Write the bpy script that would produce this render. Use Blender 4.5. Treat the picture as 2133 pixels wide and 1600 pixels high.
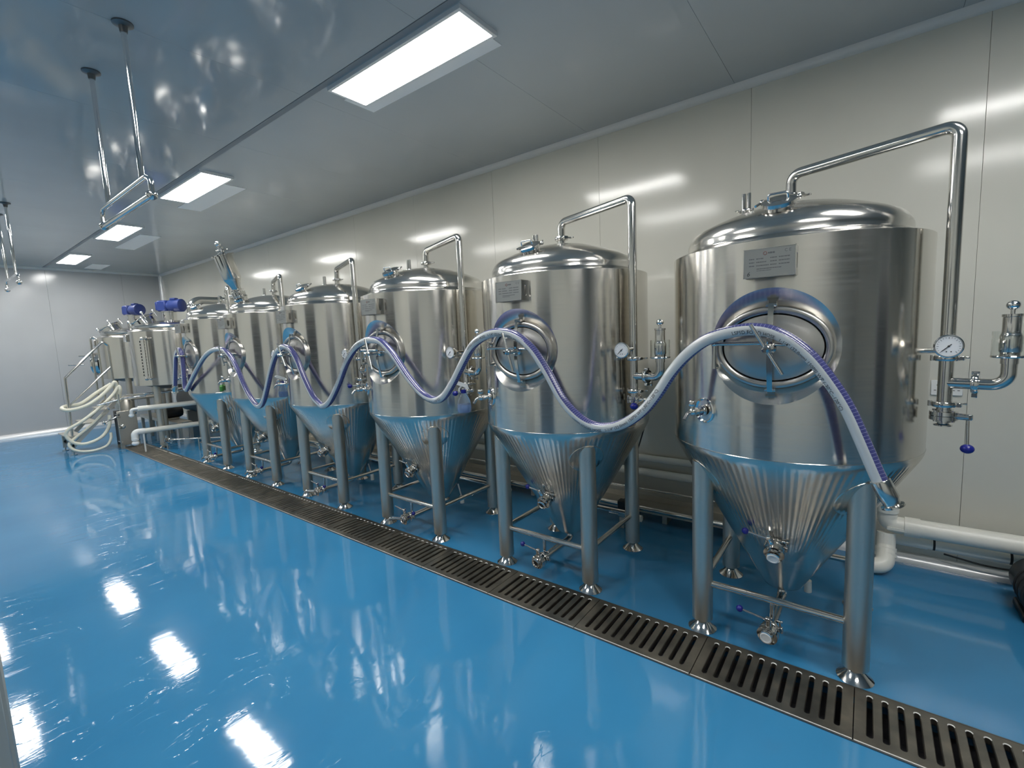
import bpy, math, random
from math import sin, cos, pi, radians, sqrt, atan2
from mathutils import Vector, Matrix

for o in list(bpy.data.objects): bpy.data.objects.remove(o)
S = bpy.context.scene
COL = S.collection
V = Vector
random.seed(7)

# ------------------------------------------------------------------ camera
cam_data = bpy.data.cameras.new('camera'); cam = bpy.data.objects.new('camera', cam_data); COL.objects.link(cam)
RX = V((0.79509525, 0.60495616, -0.04303013)); RY = V((0.03218169, -0.11293367, -0.99308123)); RZ = V((-0.60563015, 0.78820938, -0.10926154))
m = Matrix.Identity(4)
for r in range(3):
    m[r][0] = RX[r]; m[r][1] = -RY[r]; m[r][2] = -RZ[r]
m[0][3], m[1][3], m[2][3] = 7.754466, -2.588133, 1.712509
cam.matrix_world = m
cam_data.sensor_fit = 'HORIZONTAL'; cam_data.sensor_width = 36.0; cam_data.lens = 16.3209; cam_data.clip_start = 0.05
S.camera = cam

# ------------------------------------------------------------------ world, exposure
w = bpy.data.worlds.new('world'); S.world = w; w.use_nodes = True
w.node_tree.nodes['Background'].inputs[0].default_value = (0.6, 0.65, 0.7, 1)
w.node_tree.nodes['Background'].inputs[1].default_value = 0.05
S.view_settings.view_transform = 'Standard'; S.view_settings.look = 'None'
S.view_settings.gamma = 1.0; S.view_settings.use_curve_mapping = False
S.view_settings.exposure = 0.0
LIGHT_STRENGTH = 34.0

# ------------------------------------------------------------------ room constants
XF, XN, YB, YL, ZC = -6.3, 15.0, 1.54, -3.95, 3.53
PITCH, X0, Y0 = 1.4117, 0.35, 0.352
RS = 0.585

# ------------------------------------------------------------------ materials
MATS = {}
def mat(name, col=(.8, .8, .8), rough=.5, metal=0., spec=.5, **kw):
    if name in MATS: return MATS[name]
    mt = bpy.data.materials.new(name); mt.use_nodes = True
    b = mt.node_tree.nodes['Principled BSDF']
    b.inputs['Base Color'].default_value = (*col, 1); b.inputs['Roughness'].default_value = rough
    b.inputs['Metallic'].default_value = metal; b.inputs['Specular IOR Level'].default_value = spec
    for k, v in kw.items(): b.inputs[k.replace('_', ' ')].default_value = v
    MATS[name] = mt; return mt
def nt(mt): return mt.node_tree.nodes, mt.node_tree.links, mt.node_tree.nodes['Principled BSDF']
def node(ns, t, **kw):
    n = ns.new(t)
    for k, v in kw.items():
        if k.startswith('i_'): n.inputs[k[2:].replace('_', ' ')].default_value = v
        else: setattr(n, k, v)
    return n
def ramp(ns, stops):
    r = ns.new('ShaderNodeValToRGB'); e = r.color_ramp.elements
    while len(e) < len(stops): e.new(0.5)
    for k, (p, c) in enumerate(stops): e[k].position = p; e[k].color = (*c, 1) if len(c) == 3 else c
    return r

def brushed(name, col, rough, aniso, ribs=0, bump=0.0, var=.06):
    mt = mat(name, col, rough, 1.0); ns, ls, b = nt(mt)
    tc = node(ns, 'ShaderNodeTexCoord')
    mp = node(ns, 'ShaderNodeMapping'); mp.inputs['Scale'].default_value = (2.5, 2.5, 90)
    nz = node(ns, 'ShaderNodeTexNoise', i_Scale=1.0, i_Detail=3.0)
    ls.new(tc.outputs['Object'], mp.inputs[0]); ls.new(mp.outputs[0], nz.inputs['Vector'])
    mr = node(ns, 'ShaderNodeMapRange'); mr.inputs['To Min'].default_value = rough - var; mr.inputs['To Max'].default_value = rough + var
    ls.new(nz.outputs['Fac'], mr.inputs['Value']); ls.new(mr.outputs[0], b.inputs['Roughness'])
    if aniso:
        b.inputs['Anisotropic'].default_value = aniso; b.inputs['Anisotropic Rotation'].default_value = .25
        tg = node(ns, 'ShaderNodeTangent', direction_type='RADIAL', axis='Z'); ls.new(tg.outputs[0], b.inputs['Tangent'])
    # slow waviness of the rolled sheet
    nz2 = node(ns, 'ShaderNodeTexNoise', i_Scale=3.2, i_Detail=1.0)
    mp2 = node(ns, 'ShaderNodeMapping'); mp2.inputs['Scale'].default_value = (1, 1, .55)
    ls.new(tc.outputs['Object'], mp2.inputs[0]); ls.new(mp2.outputs[0], nz2.inputs['Vector'])
    bp = node(ns, 'ShaderNodeBump', i_Strength=0.35, i_Distance=bump or .004); ls.new(nz2.outputs['Fac'], bp.inputs['Height'])
    last = bp
    if ribs:
        sx = node(ns, 'ShaderNodeSeparateXYZ'); ls.new(tc.outputs['Object'], sx.inputs[0])
        at = node(ns, 'ShaderNodeMath', operation='ARCTAN2'); ls.new(sx.outputs[0], at.inputs[0]); ls.new(sx.outputs[1], at.inputs[1])
        mu = node(ns, 'ShaderNodeMath', operation='MULTIPLY'); mu.inputs[1].default_value = ribs; ls.new(at.outputs[0], mu.inputs[0])
        sn = node(ns, 'ShaderNodeMath', operation='SINE'); ls.new(mu.outputs[0], sn.inputs[0])
        zr = node(ns, 'ShaderNodeMapRange'); zr.inputs['From Min'].default_value = .50; zr.inputs['From Max'].default_value = .62; ls.new(sx.outputs[2], zr.inputs['Value'])
        zr2 = node(ns, 'ShaderNodeMapRange'); zr2.inputs['From Min'].default_value = 1.05; zr2.inputs['From Max'].default_value = 1.02; ls.new(sx.outputs[2], zr2.inputs['Value'])
        m1 = node(ns, 'ShaderNodeMath', operation='MULTIPLY'); ls.new(sn.outputs[0], m1.inputs[0]); ls.new(zr.outputs[0], m1.inputs[1])
        m2 = node(ns, 'ShaderNodeMath', operation='MULTIPLY'); ls.new(m1.outputs[0], m2.inputs[0]); ls.new(zr2.outputs[0], m2.inputs[1])
        bp2 = node(ns, 'ShaderNodeBump', i_Strength=0.4, i_Distance=.0012); ls.new(m2.outputs[0], bp2.inputs['Height']); ls.new(bp.outputs[0], bp2.inputs['Normal']); last = bp2
    ls.new(last.outputs[0], b.inputs['Normal'])
    return mt

M_SHELL = brushed('brushed_steel_shell', (.72, .695, .645), .19, .8)
M_CONE = brushed('brushed_steel_cone', (.66, .63, .57), .24, .6, ribs=110)
M_DOME = brushed('brushed_steel_dome', (.68, .665, .63), .19, .3)
M_LEG = brushed('satin_steel_leg', (.62, .585, .52), .40, 0)
M_PIPE = mat('polished_steel_pipe', (.66, .65, .62), .15, 1.0)
M_FIT = mat('polished_steel_fitting', (.68, .67, .65), .12, 1.0)
M_CHROME = mat('chrome', (.8, .8, .8), .06, 1.0)
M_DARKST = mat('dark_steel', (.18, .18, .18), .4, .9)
M_DOOR = mat('satin_steel_door', (.50, .49, .47), .32, 1.0)
M_PLATE = mat('etched_nameplate', (.42, .43, .42), .42, .9)
M_INK = mat('black_ink', (.02, .022, .025), .6)
M_ETCH = mat('etched_text', (.17, .175, .18), .5, .3)
M_ETCHRED = mat('red_etched_text', (.28, .17, .15), .5)
M_BLUE = mat('blue_plastic_knob', (.012, .018, .22), .25)
M_BLACK = mat('black_plastic', (.012, .012, .013), .35)
M_RUBBER = mat('black_rubber', (.02, .02, .02), .6)
M_PVC = mat('white_pvc', (.87, .86, .79), .3)
M_WHITE = mat('white_plastic', (.82, .83, .82), .35)
M_CAP = mat('white_silicone_cap', (.78, .79, .79), .45)
M_CREAM = mat('cream_hose', (.74, .72, .60), .38)
M_DIAL = mat('gauge_dial', (.82, .83, .85), .3)
M_MOTOR = mat('blue_motor_paint', (.018, .040, .19), .4)
M_ALU = mat('white_aluminium_trim', (.88, .88, .88), .28, .3)
M_GLASS = mat('clear_glass', (.97, .99, .98), .02, 0, IOR=1.45, Transmission_Weight=1.0)
M_BOTTLE = mat('clear_bottle_plastic', (.80, .88, .98), .06, 0, IOR=1.2, Transmission_Weight=.9)
M_LIQ = mat('blue_tint_liquid', (.35, .55, .9), .1, 0, IOR=1.2, Transmission_Weight=.7)
M_GREEN = mat('green_plastic', (.06, .24, .045), .4)
M_TRIM = mat('grey_trim', (.72, .73, .72), .3)
M_STRIP = mat('ceiling_joint_strip', (.22, .25, .27), .45)
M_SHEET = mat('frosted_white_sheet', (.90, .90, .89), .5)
M_TRENCH = mat('trench_steel', (.10, .10, .11), .5, .3)

def panel_mat(name, col, rough, spec, bump=.0, nscale=1.2):
    mt = mat(name, col, rough, 0, spec); ns, ls, b = nt(mt)
    tc = node(ns, 'ShaderNodeTexCoord'); nz = node(ns, 'ShaderNodeTexNoise', i_Scale=nscale, i_Detail=2.0)
    geo = node(ns, 'ShaderNodeNewGeometry'); ls.new(geo.outputs['Position'], nz.inputs['Vector'])
    rp = ramp(ns, [(.3, tuple(c * .96 for c in col)), (.7, tuple(min(1, c * 1.03) for c in col))]); ls.new(nz.outputs['Fac'], rp.inputs[0]); ls.new(rp.outputs[0], b.inputs['Base Color'])
    nz2 = node(ns, 'ShaderNodeTexNoise', i_Scale=2.2, i_Detail=1.0); ls.new(geo.outputs['Position'], nz2.inputs['Vector'])
    bp = node(ns, 'ShaderNodeBump', i_Strength=.25, i_Distance=bump); ls.new(nz2.outputs['Fac'], bp.inputs['Height']); ls.new(bp.outputs[0], b.inputs['Normal'])
    return mt
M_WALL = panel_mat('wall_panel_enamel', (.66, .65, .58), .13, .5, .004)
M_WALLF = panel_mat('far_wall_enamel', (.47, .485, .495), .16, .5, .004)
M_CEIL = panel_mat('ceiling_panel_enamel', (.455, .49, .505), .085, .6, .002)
M_JOINT = mat('panel_joint', (.48, .49, .48), .6)

def floor_mat():
    mt = mat('blue_epoxy_floor', (.035, .205, .46), .6, 0, .0); ns, ls, b = nt(mt)
    geo = node(ns, 'ShaderNodeNewGeometry')
    nz = node(ns, 'ShaderNodeTexNoise', i_Scale=.9, i_Detail=4.0); ls.new(geo.outputs['Position'], nz.inputs['Vector'])
    rp = ramp(ns, [(.3, (.036, .205, .41)), (.7, (.046, .24, .46))]); ls.new(nz.outputs['Fac'], rp.inputs[0]); ls.new(rp.outputs[0], b.inputs['Base Color'])
    b.inputs['Coat Weight'].default_value = 1.0; b.inputs['Coat Roughness'].default_value = .06; b.inputs['Coat IOR'].default_value = 1.5
    # coat: slow trowel waves, stretched ripples and patchy fine relief (squeegeed water film)
    mp = node(ns, 'ShaderNodeMapping'); mp.inputs['Rotation'].default_value = (0, 0, radians(12)); mp.inputs['Scale'].default_value = (4.5, 1.0, 1)
    ls.new(geo.outputs['Position'], mp.inputs[0])
    a = node(ns, 'ShaderNodeTexNoise', i_Scale=1.6, i_Detail=2.0, i_Distortion=.6); ls.new(mp.outputs[0], a.inputs['Vector'])
    c = node(ns, 'ShaderNodeTexNoise', i_Scale=14.0, i_Detail=3.0, i_Distortion=.8); ls.new(mp.outputs[0], c.inputs['Vector'])
    k = node(ns, 'ShaderNodeTexNoise', i_Scale=.75, i_Detail=1.0); ls.new(geo.outputs['Position'], k.inputs['Vector'])
    km = node(ns, 'ShaderNodeMapRange'); km.inputs['From Min'].default_value = .42; km.inputs['From Max'].default_value = .62; ls.new(k.outputs['Fac'], km.inputs['Value'])
    cm = node(ns, 'ShaderNodeMath', operation='MULTIPLY'); ls.new(c.outputs['Fac'], cm.inputs[0]); ls.new(km.outputs[0], cm.inputs[1])
    b1 = node(ns, 'ShaderNodeBump', i_Strength=.3, i_Distance=.0028); ls.new(a.outputs['Fac'], b1.inputs['Height'])
    b2 = node(ns, 'ShaderNodeBump', i_Strength=.3, i_Distance=.0006); ls.new(cm.outputs[0], b2.inputs['Height']); ls.new(b1.outputs[0], b2.inputs['Normal'])
    # ridges left by the edge of the water film
    r = node(ns, 'ShaderNodeTexNoise', i_Scale=1.1, i_Detail=5.0, i_Distortion=1.2); ls.new(mp.outputs[0], r.inputs['Vector'])
    ab = node(ns, 'ShaderNodeMath', operation='SUBTRACT'); ab.inputs[1].default_value = .5; ls.new(r.outputs['Fac'], ab.inputs[0])
    ab2 = node(ns, 'ShaderNodeMath', operation='ABSOLUTE'); ls.new(ab.outputs[0], ab2.inputs[0])
    rr = node(ns, 'ShaderNodeMapRange'); rr.inputs['From Min'].default_value = 0; rr.inputs['From Max'].default_value = .007; rr.inputs['To Min'].default_value = 1; rr.inputs['To Max'].default_value = 0
    ls.new(ab2.outputs[0], rr.inputs['Value'])
    rm = node(ns, 'ShaderNodeMath', operation='MULTIPLY'); ls.new(rr.outputs[0], rm.inputs[0]); ls.new(km.outputs[0], rm.inputs[1])
    b3 = node(ns, 'ShaderNodeBump', i_Strength=.35, i_Distance=.0011); ls.new(rm.outputs[0], b3.inputs['Height']); ls.new(b2.outputs[0], b3.inputs['Normal'])
    ls.new(b3.outputs[0], b.inputs['Coat Normal'])
    return mt
M_FLOOR = floor_mat()

def grate_mat():
    mt = mat('wet_cast_steel_grate', (.16, .15, .13), .36, .85); ns, ls, b = nt(mt)
    geo = node(ns, 'ShaderNodeNewGeometry')
    nz = node(ns, 'ShaderNodeTexNoise', i_Scale=9.0, i_Detail=5.0); ls.new(geo.outputs['Position'], nz.inputs['Vector'])
    rp = ramp(ns, [(.3, (.135, .128, .112)), (.6, (.21, .195, .165)), (.8, (.29, .26, .21))]); ls.new(nz.outputs['Fac'], rp.inputs[0]); ls.new(rp.outputs[0], b.inputs['Base Color'])
    mr = node(ns, 'ShaderNodeMapRange'); mr.inputs['To Min'].default_value = .25; mr.inputs['To Max'].default_value = .5; ls.new(nz.outputs['Fac'], mr.inputs['Value']); ls.new(mr.outputs[0], b.inputs['Roughness'])
    return mt
M_GRATE = grate_mat()
M_EDGE = mat('bright_edge_and_painted_glint', (.86, .85, .82), .35, .35)  # polished front edge; on the slot rims a painted glint of reflected light

def emit_mat(name, col, s):
    mt = bpy.data.materials.new(name); mt.use_nodes = True; ns, ls, b = nt(mt)
    b.inputs['Base Color'].default_value = (.9, .9, .9, 1); b.inputs['Emission Color'].default_value = (*col, 1); b.inputs['Emission Strength'].default_value = s
    return mt
M_LIGHT = emit_mat('led_diffuser', (1.0, .985, .95), LIGHT_STRENGTH)

def hose_mat():
    mt = mat('braided_food_hose', (.3, .3, .6), .22); ns, ls, b = nt(mt)
    uv = node(ns, 'ShaderNodeUVMap'); sx = node(ns, 'ShaderNodeSeparateXYZ'); ls.new(uv.outputs[0], sx.inputs[0])
    d = node(ns, 'ShaderNodeMath', operation='SUBTRACT'); d.inputs[1].default_value = .5; ls.new(sx.outputs[1], d.inputs[0])
    a = node(ns, 'ShaderNodeMath', operation='ABSOLUTE'); ls.new(d.outputs[0], a.inputs[0])
    st = node(ns, 'ShaderNodeMath', operation='LESS_THAN'); st.inputs[1].default_value = .16; ls.new(a.outputs[0], st.inputs[0])
    # fine spiral threads on the violet wall
    mp = node(ns, 'ShaderNodeCombineXYZ'); s1 = node(ns, 'ShaderNodeMath', operation='MULTIPLY'); s1.inputs[1].default_value = 70.0; ls.new(sx.outputs[0], s1.inputs[0])
    s2 = node(ns, 'ShaderNodeMath', operation='MULTIPLY'); s2.inputs[1].default_value = 1.0; ls.new(sx.outputs[1], s2.inputs[0])
    ad = node(ns, 'ShaderNodeMath', operation='ADD'); ls.new(s1.outputs[0], ad.inputs[0]); ls.new(s2.outputs[0], ad.inputs[1])
    fr = node(ns, 'ShaderNodeMath', operation='FRACT'); ls.new(ad.outputs[0], fr.inputs[0])
    th = node(ns, 'ShaderNodeMath', operation='LESS_THAN'); th.inputs[1].default_value = .10; ls.new(fr.outputs[0], th.inputs[0])
    nz = node(ns, 'ShaderNodeTexNoise', i_Scale=40.0); tc = node(ns, 'ShaderNodeTexCoord'); ls.new(tc.outputs['Object'], nz.inputs['Vector'])
    tm = node(ns, 'ShaderNodeMath', operation='MULTIPLY'); ls.new(th.outputs[0], tm.inputs[0]); ls.new(nz.outputs['Fac'], tm.inputs[1])
    vio = node(ns, 'ShaderNodeMix', data_type='RGBA'); vio.inputs['A'].default_value = (.055, .062, .20, 1); vio.inputs['B'].default_value = (.5, .5, .72, 1); ls.new(tm.outputs[0], vio.inputs['Factor'])
    mx = node(ns, 'ShaderNodeMix', data_type='RGBA'); ls.new(st.outputs[0], mx.inputs['Factor']); ls.new(vio.outputs['Result'], mx.inputs['A']); mx.inputs['B'].default_value = (.56, .59, .60, 1)
    ls.new(mx.outputs['Result'], b.inputs['Base Color'])
    b.inputs['Coat Weight'].default_value = .6; b.inputs['Coat Roughness'].default_value = .12
    return mt
M_HOSE = hose_mat()

# ------------------------------------------------------------------ mesh helpers
def align(p, d, up=V((0, 0, 1))):
    z = V(d).normalized(); x = up.cross(z)
    if x.length < 1e-4: x = V((1, 0, 0)).cross(z) if abs(z.x) < .9 else V((0, 1, 0)).cross(z)
    x.normalize(); y = z.cross(x); M = Matrix.Identity(4)
    for r in range(3): M[r][0] = x[r]; M[r][1] = y[r]; M[r][2] = z[r]; M[r][3] = p[r]
    return M
def fillet(pts, rad, n=7):
    pts = [V(p) for p in pts]; out = [pts[0]]
    for k in range(1, len(pts) - 1):
        a, b, c = pts[k - 1], pts[k], pts[k + 1]; u = (a - b).normalized(); w_ = (c - b).normalized()
        r = rad[k - 1] if isinstance(rad, (list, tuple)) else rad
        ang = u.angle(w_)
        if r <= 0 or ang > pi - .02: out.append(b); continue
        t = min(r / math.tan(ang / 2), (a - b).length * .49, (c - b).length * .49); rr = t * math.tan(ang / 2)
        ctr = b + (u + w_).normalized() * (rr / sin(ang / 2)); p0 = b + u * t; p1 = b + w_ * t
        e0 = p0 - ctr; e1 = p1 - ctr; tot = e0.angle(e1); ax = e0.cross(e1).normalized()
        for q in range(n + 1): out.append(ctr + Matrix.Rotation(tot * q / n, 3, ax) @ e0)
    out.append(pts[-1]); return out
def spline(pts, n=6):
    P = [V(p) for p in pts]; P = [P[0] * 2 - P[1]] + P + [P[-1] * 2 - P[-2]]; out = []
    for k in range(1, len(P) - 2):
        for q in range(n):
            t = q / n; a, b, c, d = P[k - 1], P[k], P[k + 1], P[k + 2]
            out.append(.5 * ((2 * b) + (c - a) * t + (2 * a - 5 * b + 4 * c - d) * t * t + (3 * b - a - 3 * c + d) * t ** 3))
    out.append(P[-2]); return out

class MB:
    def __init__(s): s.v = []; s.f = []; s.uv = None
    def add(s, vs, fs, M=None):
        o = len(s.v); s.v += [tuple(M @ V(p)) if M is not None else tuple(p) for p in vs]; s.f += [tuple(i + o for i in f) for f in fs]; return s
    def box(s, c, d, M=None, ch=0.0):
        x, y, z = d[0] / 2, d[1] / 2, d[2] / 2; c = V(c)
        if ch <= 0:
            vs = [c + V((sx * x, sy * y, sz * z)) for sx in (-1, 1) for sy in (-1, 1) for sz in (-1, 1)]
            fs = [(0, 1, 3, 2), (4, 6, 7, 5), (0, 4, 5, 1), (2, 3, 7, 6), (0, 2, 6, 4), (1, 5, 7, 3)]
            return s.add(vs, fs, M)
        vs = []; idx = {}
        for sx in (-1, 1):
            for sy in (-1, 1):
                for sz in (-1, 1):
                    for ax in range(3):
                        p = [sx * x, sy * y, sz * z]
                        for q in range(3):
                            if q != ax: p[q] -= (sx, sy, sz)[q] * ch
                        idx[(sx, sy, sz, ax)] = len(vs); vs.append(c + V(p))
        fs = []
        for ax in range(3):
            o1, o2 = [q for q in range(3) if q != ax]
            for sg in (-1, 1):
                ring = []
                for a, b in ((-1, -1), (1, -1), (1, 1), (-1, 1)):
                    k = [0, 0, 0]; k[ax] = sg; k[o1] = a; k[o2] = b; ring.append(idx[(*k, ax)])
                if (sg > 0) == (ax == 1): ring.reverse()
                fs.append(tuple(ring))
        for ax in range(3):
            o1, o2 = [q for q in range(3) if q != ax]
            for a in (-1, 1):
                for b in (-1, 1):
                    k0 = [0, 0, 0]; k1 = [0, 0, 0]; k0[ax] = -1; k1[ax] = 1; k0[o1] = k1[o1] = a; k0[o2] = k1[o2] = b
                    q = [idx[(*k0, o1)], idx[(*k1, o1)], idx[(*k1, o2)], idx[(*k0, o2)]]
                    n = (V(vs[q[1]]) - V(vs[q[0]])).cross(V(vs[q[2]]) - V(vs[q[1]]))
                    mid = sum((V(vs[i]) for i in q), V()) / 4 - c
                    if n.dot(mid) < 0: q.reverse()
                    fs.append(tuple(q))
        for sx in (-1, 1):
            for sy in (-1, 1):
                for sz in (-1, 1):
                    t = [idx[(sx, sy, sz, a)] for a in range(3)]
                    if sx * sy * sz < 0: t.reverse()
                    fs.append(tuple(t))
        return s.add(vs, fs, M)
    def lathe(s, prof, n=32, M=None):
        vs = []; fs = []; rings = []
        for r, z in prof:
            if r < 1e-5: rings.append([len(vs)]); vs.append((0, 0, z))
            else:
                rings.append(list(range(len(vs), len(vs) + n))); vs += [(r * cos(2 * pi * k / n), r * sin(2 * pi * k / n), z) for k in range(n)]
        for a, b in zip(rings, rings[1:]):
            for k in range(n):
                k2 = (k + 1) % n
                if len(a) == 1 and len(b) == 1: continue
                if len(a) == 1: fs.append((a[0], b[k2], b[k]))
                elif len(b) == 1: fs.append((a[k], a[k2], b[0]))
                else: fs.append((a[k], a[k2], b[k2], b[k]))
        return s.add(vs, fs, M)
    def cyl(s, p0, p1, r, n=20, r2=None):
        p0, p1 = V(p0), V(p1); h = (p1 - p0).length; r2 = r if r2 is None else r2
        return s.lathe([(0, 0), (r, 0), (r2, h), (0, h)], n, align(p0, p1 - p0))
    def sphere(s, c, r, n=20, sz=1.0):
        k = n // 2; return s.lathe([(r * sin(pi * q / k) if 0 < q < k else 0, -r * sz * cos(pi * q / k)) for q in range(k + 1)], n, Matrix.Translation(V(c)))
    def torus(s, c, R, r, d=(0, 0, 1), n=32, k=10):
        M = align(c, d); vs = []; fs = []
        for a in range(n):
            for b in range(k):
                A, B = 2 * pi * a / n, 2 * pi * b / k; vs.append(((R + r * cos(B)) * cos(A), (R + r * cos(B)) * sin(A), r * sin(B)))
        for a in range(n):
            for b in range(k): fs.append((a * k + b, (a + 1) % n * k + b, (a + 1) % n * k + (b + 1) % k, a * k + (b + 1) % k))
        return s.add(vs, fs, M)
    def tube(s, path, r, n=16, cap=True, closed=False):
        P = [V(p) for p in path]; L = len(P); vs = []; fs = []
        T = []
        for k in range(L):
            a = P[k - 1] if (k > 0 or closed) else P[0]; b = P[(k + 1) % L] if (k < L - 1 or closed) else P[-1]
            T.append((b - a).normalized())
        x = V((0, 0, 1)).cross(T[0])
        if x.length < 1e-3: x = V((1, 0, 0))
        x.normalize()
        for k in range(L):
            x = (x - T[k] * x.dot(T[k])).normalized(); y = T[k].cross(x); rr = r[k] if isinstance(r, (list, tuple)) else r
            vs += [P[k] + (x * cos(2 * pi * q / n) + y * sin(2 * pi * q / n)) * rr for q in range(n)]
        R_ = L if closed else L - 1
        for k in range(R_):
            k1 = (k + 1) % L
            for q in range(n): fs.append((k * n + q, k * n + (q + 1) % n, k1 * n + (q + 1) % n, k1 * n + q))
        if cap and not closed: fs.append(tuple(range(n))[::-1]); fs.append(tuple((L - 1) * n + q for q in range(n)))
        return s.add(vs, fs)
    def mesh(s, name, mt, ang=38, smooth=True):
        me = bpy.data.meshes.new(name); me.from_pydata(s.v, [], s.f); me.materials.append(mt); me.update()
        if smooth: me.shade_smooth(); me.set_sharp_from_angle(angle=radians(ang))
        return me

CACHE = {}
def part(name, parent, fn, mt, key=None, ang=38, label=None, loc=None):
    key = key or None
    if key and key in CACHE: me = CACHE[key]
    else:
        r = fn(); me = r if isinstance(r, bpy.types.Mesh) else r.mesh(name, mt, ang)
        if key: CACHE[key] = me
    o = bpy.data.objects.new(name, me); COL.objects.link(o)
    if parent is not None: o.parent = parent
    if loc is not None: o.location = loc
    if label: o['label'] = label
    return o
def thing(name, label, cat, loc=(0, 0, 0), rz=0., group=None):
    o = bpy.data.objects.new(name, None); COL.objects.link(o); o.location = loc; o.rotation_euler = (0, 0, rz); o.empty_display_size = .1
    return tag(o, label, cat, group)
def tag(o, label, cat, group=None):
    o['label'] = label; o['category'] = cat
    if group: o['group'] = group
    return o
def struct(name, fn, mt, parent=None, ang=38, key=None):
    o = part(name, parent, fn, mt, ang=ang, key=key)
    if parent is None: o['kind'] = 'structure'
    return o
def text_mesh(name, body, size, mt, warp, width=None):
    cu = bpy.data.curves.new('t', 'FONT'); cu.body = body; cu.size = size; cu.resolution_u = 3; cu.fill_mode = 'FRONT'
    ob = bpy.data.objects.new('t', cu); COL.objects.link(ob); bpy.context.view_layer.update()
    me = bpy.data.meshes.new_from_object(ob.evaluated_get(bpy.context.evaluated_depsgraph_get()))
    me.name = name
    bpy.data.objects.remove(ob); bpy.data.curves.remove(cu)
    xs = [v.co.x for v in me.vertices]; w0 = max(xs) - min(xs); x0 = min(xs); k = (width / w0) if width else 1.0
    for v in me.vertices: v.co = warp((v.co.x - x0) * k, v.co.y)
    me.materials.clear(); me.materials.append(mt); me.update(); return me

# ================================================================== THE ROOM
DY0, DY1 = -0.425, -0.072      # drain channel edges
GX = [7.759 + .651 * k for k in range(-16, 4)]   # grate seams
DX0 = GX[0]
flo = struct('floor', lambda: MB().box(((XF + XN) / 2, (YL + DY0) / 2, -.05), (XN - XF, DY0 - YL, .1)).box(((XF + XN) / 2, (YB + DY1) / 2, -.05), (XN - XF, YB - DY1, .1)).box(((XF + DX0) / 2, (DY0 + DY1) / 2, -.05), (DX0 - XF, DY1 - DY0, .1)), M_FLOOR)
part('drain_trench', flo, lambda: MB().box(((DX0 + XN) / 2, (DY0 + DY1) / 2, -.21), (XN - DX0, DY1 - DY0 + .02, .02)).box(((DX0 + XN) / 2, DY0 - .006, -.15), (XN - DX0, .012, .14)).box(((DX0 + XN) / 2, DY1 + .006, -.15), (XN - DX0, .012, .14)), M_TRENCH)
part('trench_frame', flo, lambda: MB().box(((DX0 + XN) / 2, DY0 + .003, -.02), (XN - DX0, .006, .05)).box(((DX0 + XN) / 2, DY1 - .003, -.02), (XN - DX0, .006, .05)), M_DARKST)

def panels(parent, name, axis_vals, other, make, mt):
    for k, (a, b) in enumerate(zip(axis_vals, axis_vals[1:])): part(name, parent, lambda a=a, b=b: make(a, b), mt)
# back wall: base sheet plus separate sandwich panels with open joints
wseams = [x for x in (8.28 + 1.285 * k for k in range(-11, 6)) if XF + .1 < x < XN - .1]
wl = [XF] + wseams + [XN]
wb = struct('wall_back', lambda: MB().box(((XF + XN) / 2, YB + .06, ZC / 2), (XN - XF + .2, .06, ZC + .1)), M_JOINT)
for a, b in zip(wl, wl[1:]): part('wall_panel', wb, lambda: MB().box(((a + b) / 2, YB + .015, ZC / 2), (b - a - .0015, .03, ZC), ch=.0008), M_WALL)
fseams = [YL, -3.09, -1.82, -.535, .75, YB]
wf = struct('wall_far', lambda: MB().box((XF - .06, (YL + YB) / 2, ZC / 2), (.06, YB - YL + .2, ZC + .1)), M_JOINT)
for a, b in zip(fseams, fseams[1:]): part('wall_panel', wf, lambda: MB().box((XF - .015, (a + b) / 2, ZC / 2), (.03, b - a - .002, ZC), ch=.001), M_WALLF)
wlft = struct('wall_left', lambda: MB().box(((XF + XN) / 2, YL - .06, ZC / 2), (XN - XF + .2, .06, ZC + .1)), M_JOINT)
for a, b in zip(wl, wl[1:]): part('wall_panel', wlft, lambda: MB().box(((a + b) / 2, YL - .015, ZC / 2), (b - a - .0015, .03, ZC), ch=.0008), M_WALL)
wn = struct('wall_near', lambda: MB().box((XN + .06, (YL + YB) / 2, ZC / 2), (.06, YB - YL + .2, ZC + .1)), M_JOINT)
for a, b in zip(fseams, fseams[1:]): part('wall_panel', wn, lambda: MB().box((XN + .015, (a + b) / 2, ZC / 2), (.03, b - a - .002, ZC), ch=.001), M_WALL)
M_ADDED_DOOR = mat('added_door_grey', (.10, .115, .13), .3); M_ADDED_WINDOW = mat('added_window_dark', (.03, .035, .04), .05)  # for invented doors and windows, added so the steel has something to reflect
def added_dark_opening(name, c, w_, h, ax, z0=0.0, glass=False):
    d = (w_, .05, h) if ax == 'x' else (.05, w_, h); o = struct(name, lambda: MB().box((c[0], c[1], z0 + h / 2), d, ch=.004), M_ADDED_WINDOW if glass else M_ADDED_DOOR)
    f = .07
    def fr():
        mb = MB()
        for s_ in (-1, 1):
            p = (c[0] + s_ * (w_ / 2 + f / 2), c[1], z0 + h / 2) if ax == 'x' else (c[0], c[1] + s_ * (w_ / 2 + f / 2), z0 + h / 2)
            mb.box(p, (f, .07, h) if ax == 'x' else (.07, f, h))
        mb.box((c[0], c[1], z0 + h + f / 2), (w_ + 2 * f, .07, f) if ax == 'x' else (.07, w_ + 2 * f, f)); return mb
    part('added_opening_frame', o, fr, M_ALU)
added_dark_opening('added_dark_door_1', (6.5, YL + .03), 1.3, 2.25, 'x'); added_dark_opening('added_dark_door_2', (XN - .03, -.6), 1.3, 2.25, 'y')  # unseen doors, added to give the tanks dark reflection bands
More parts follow.
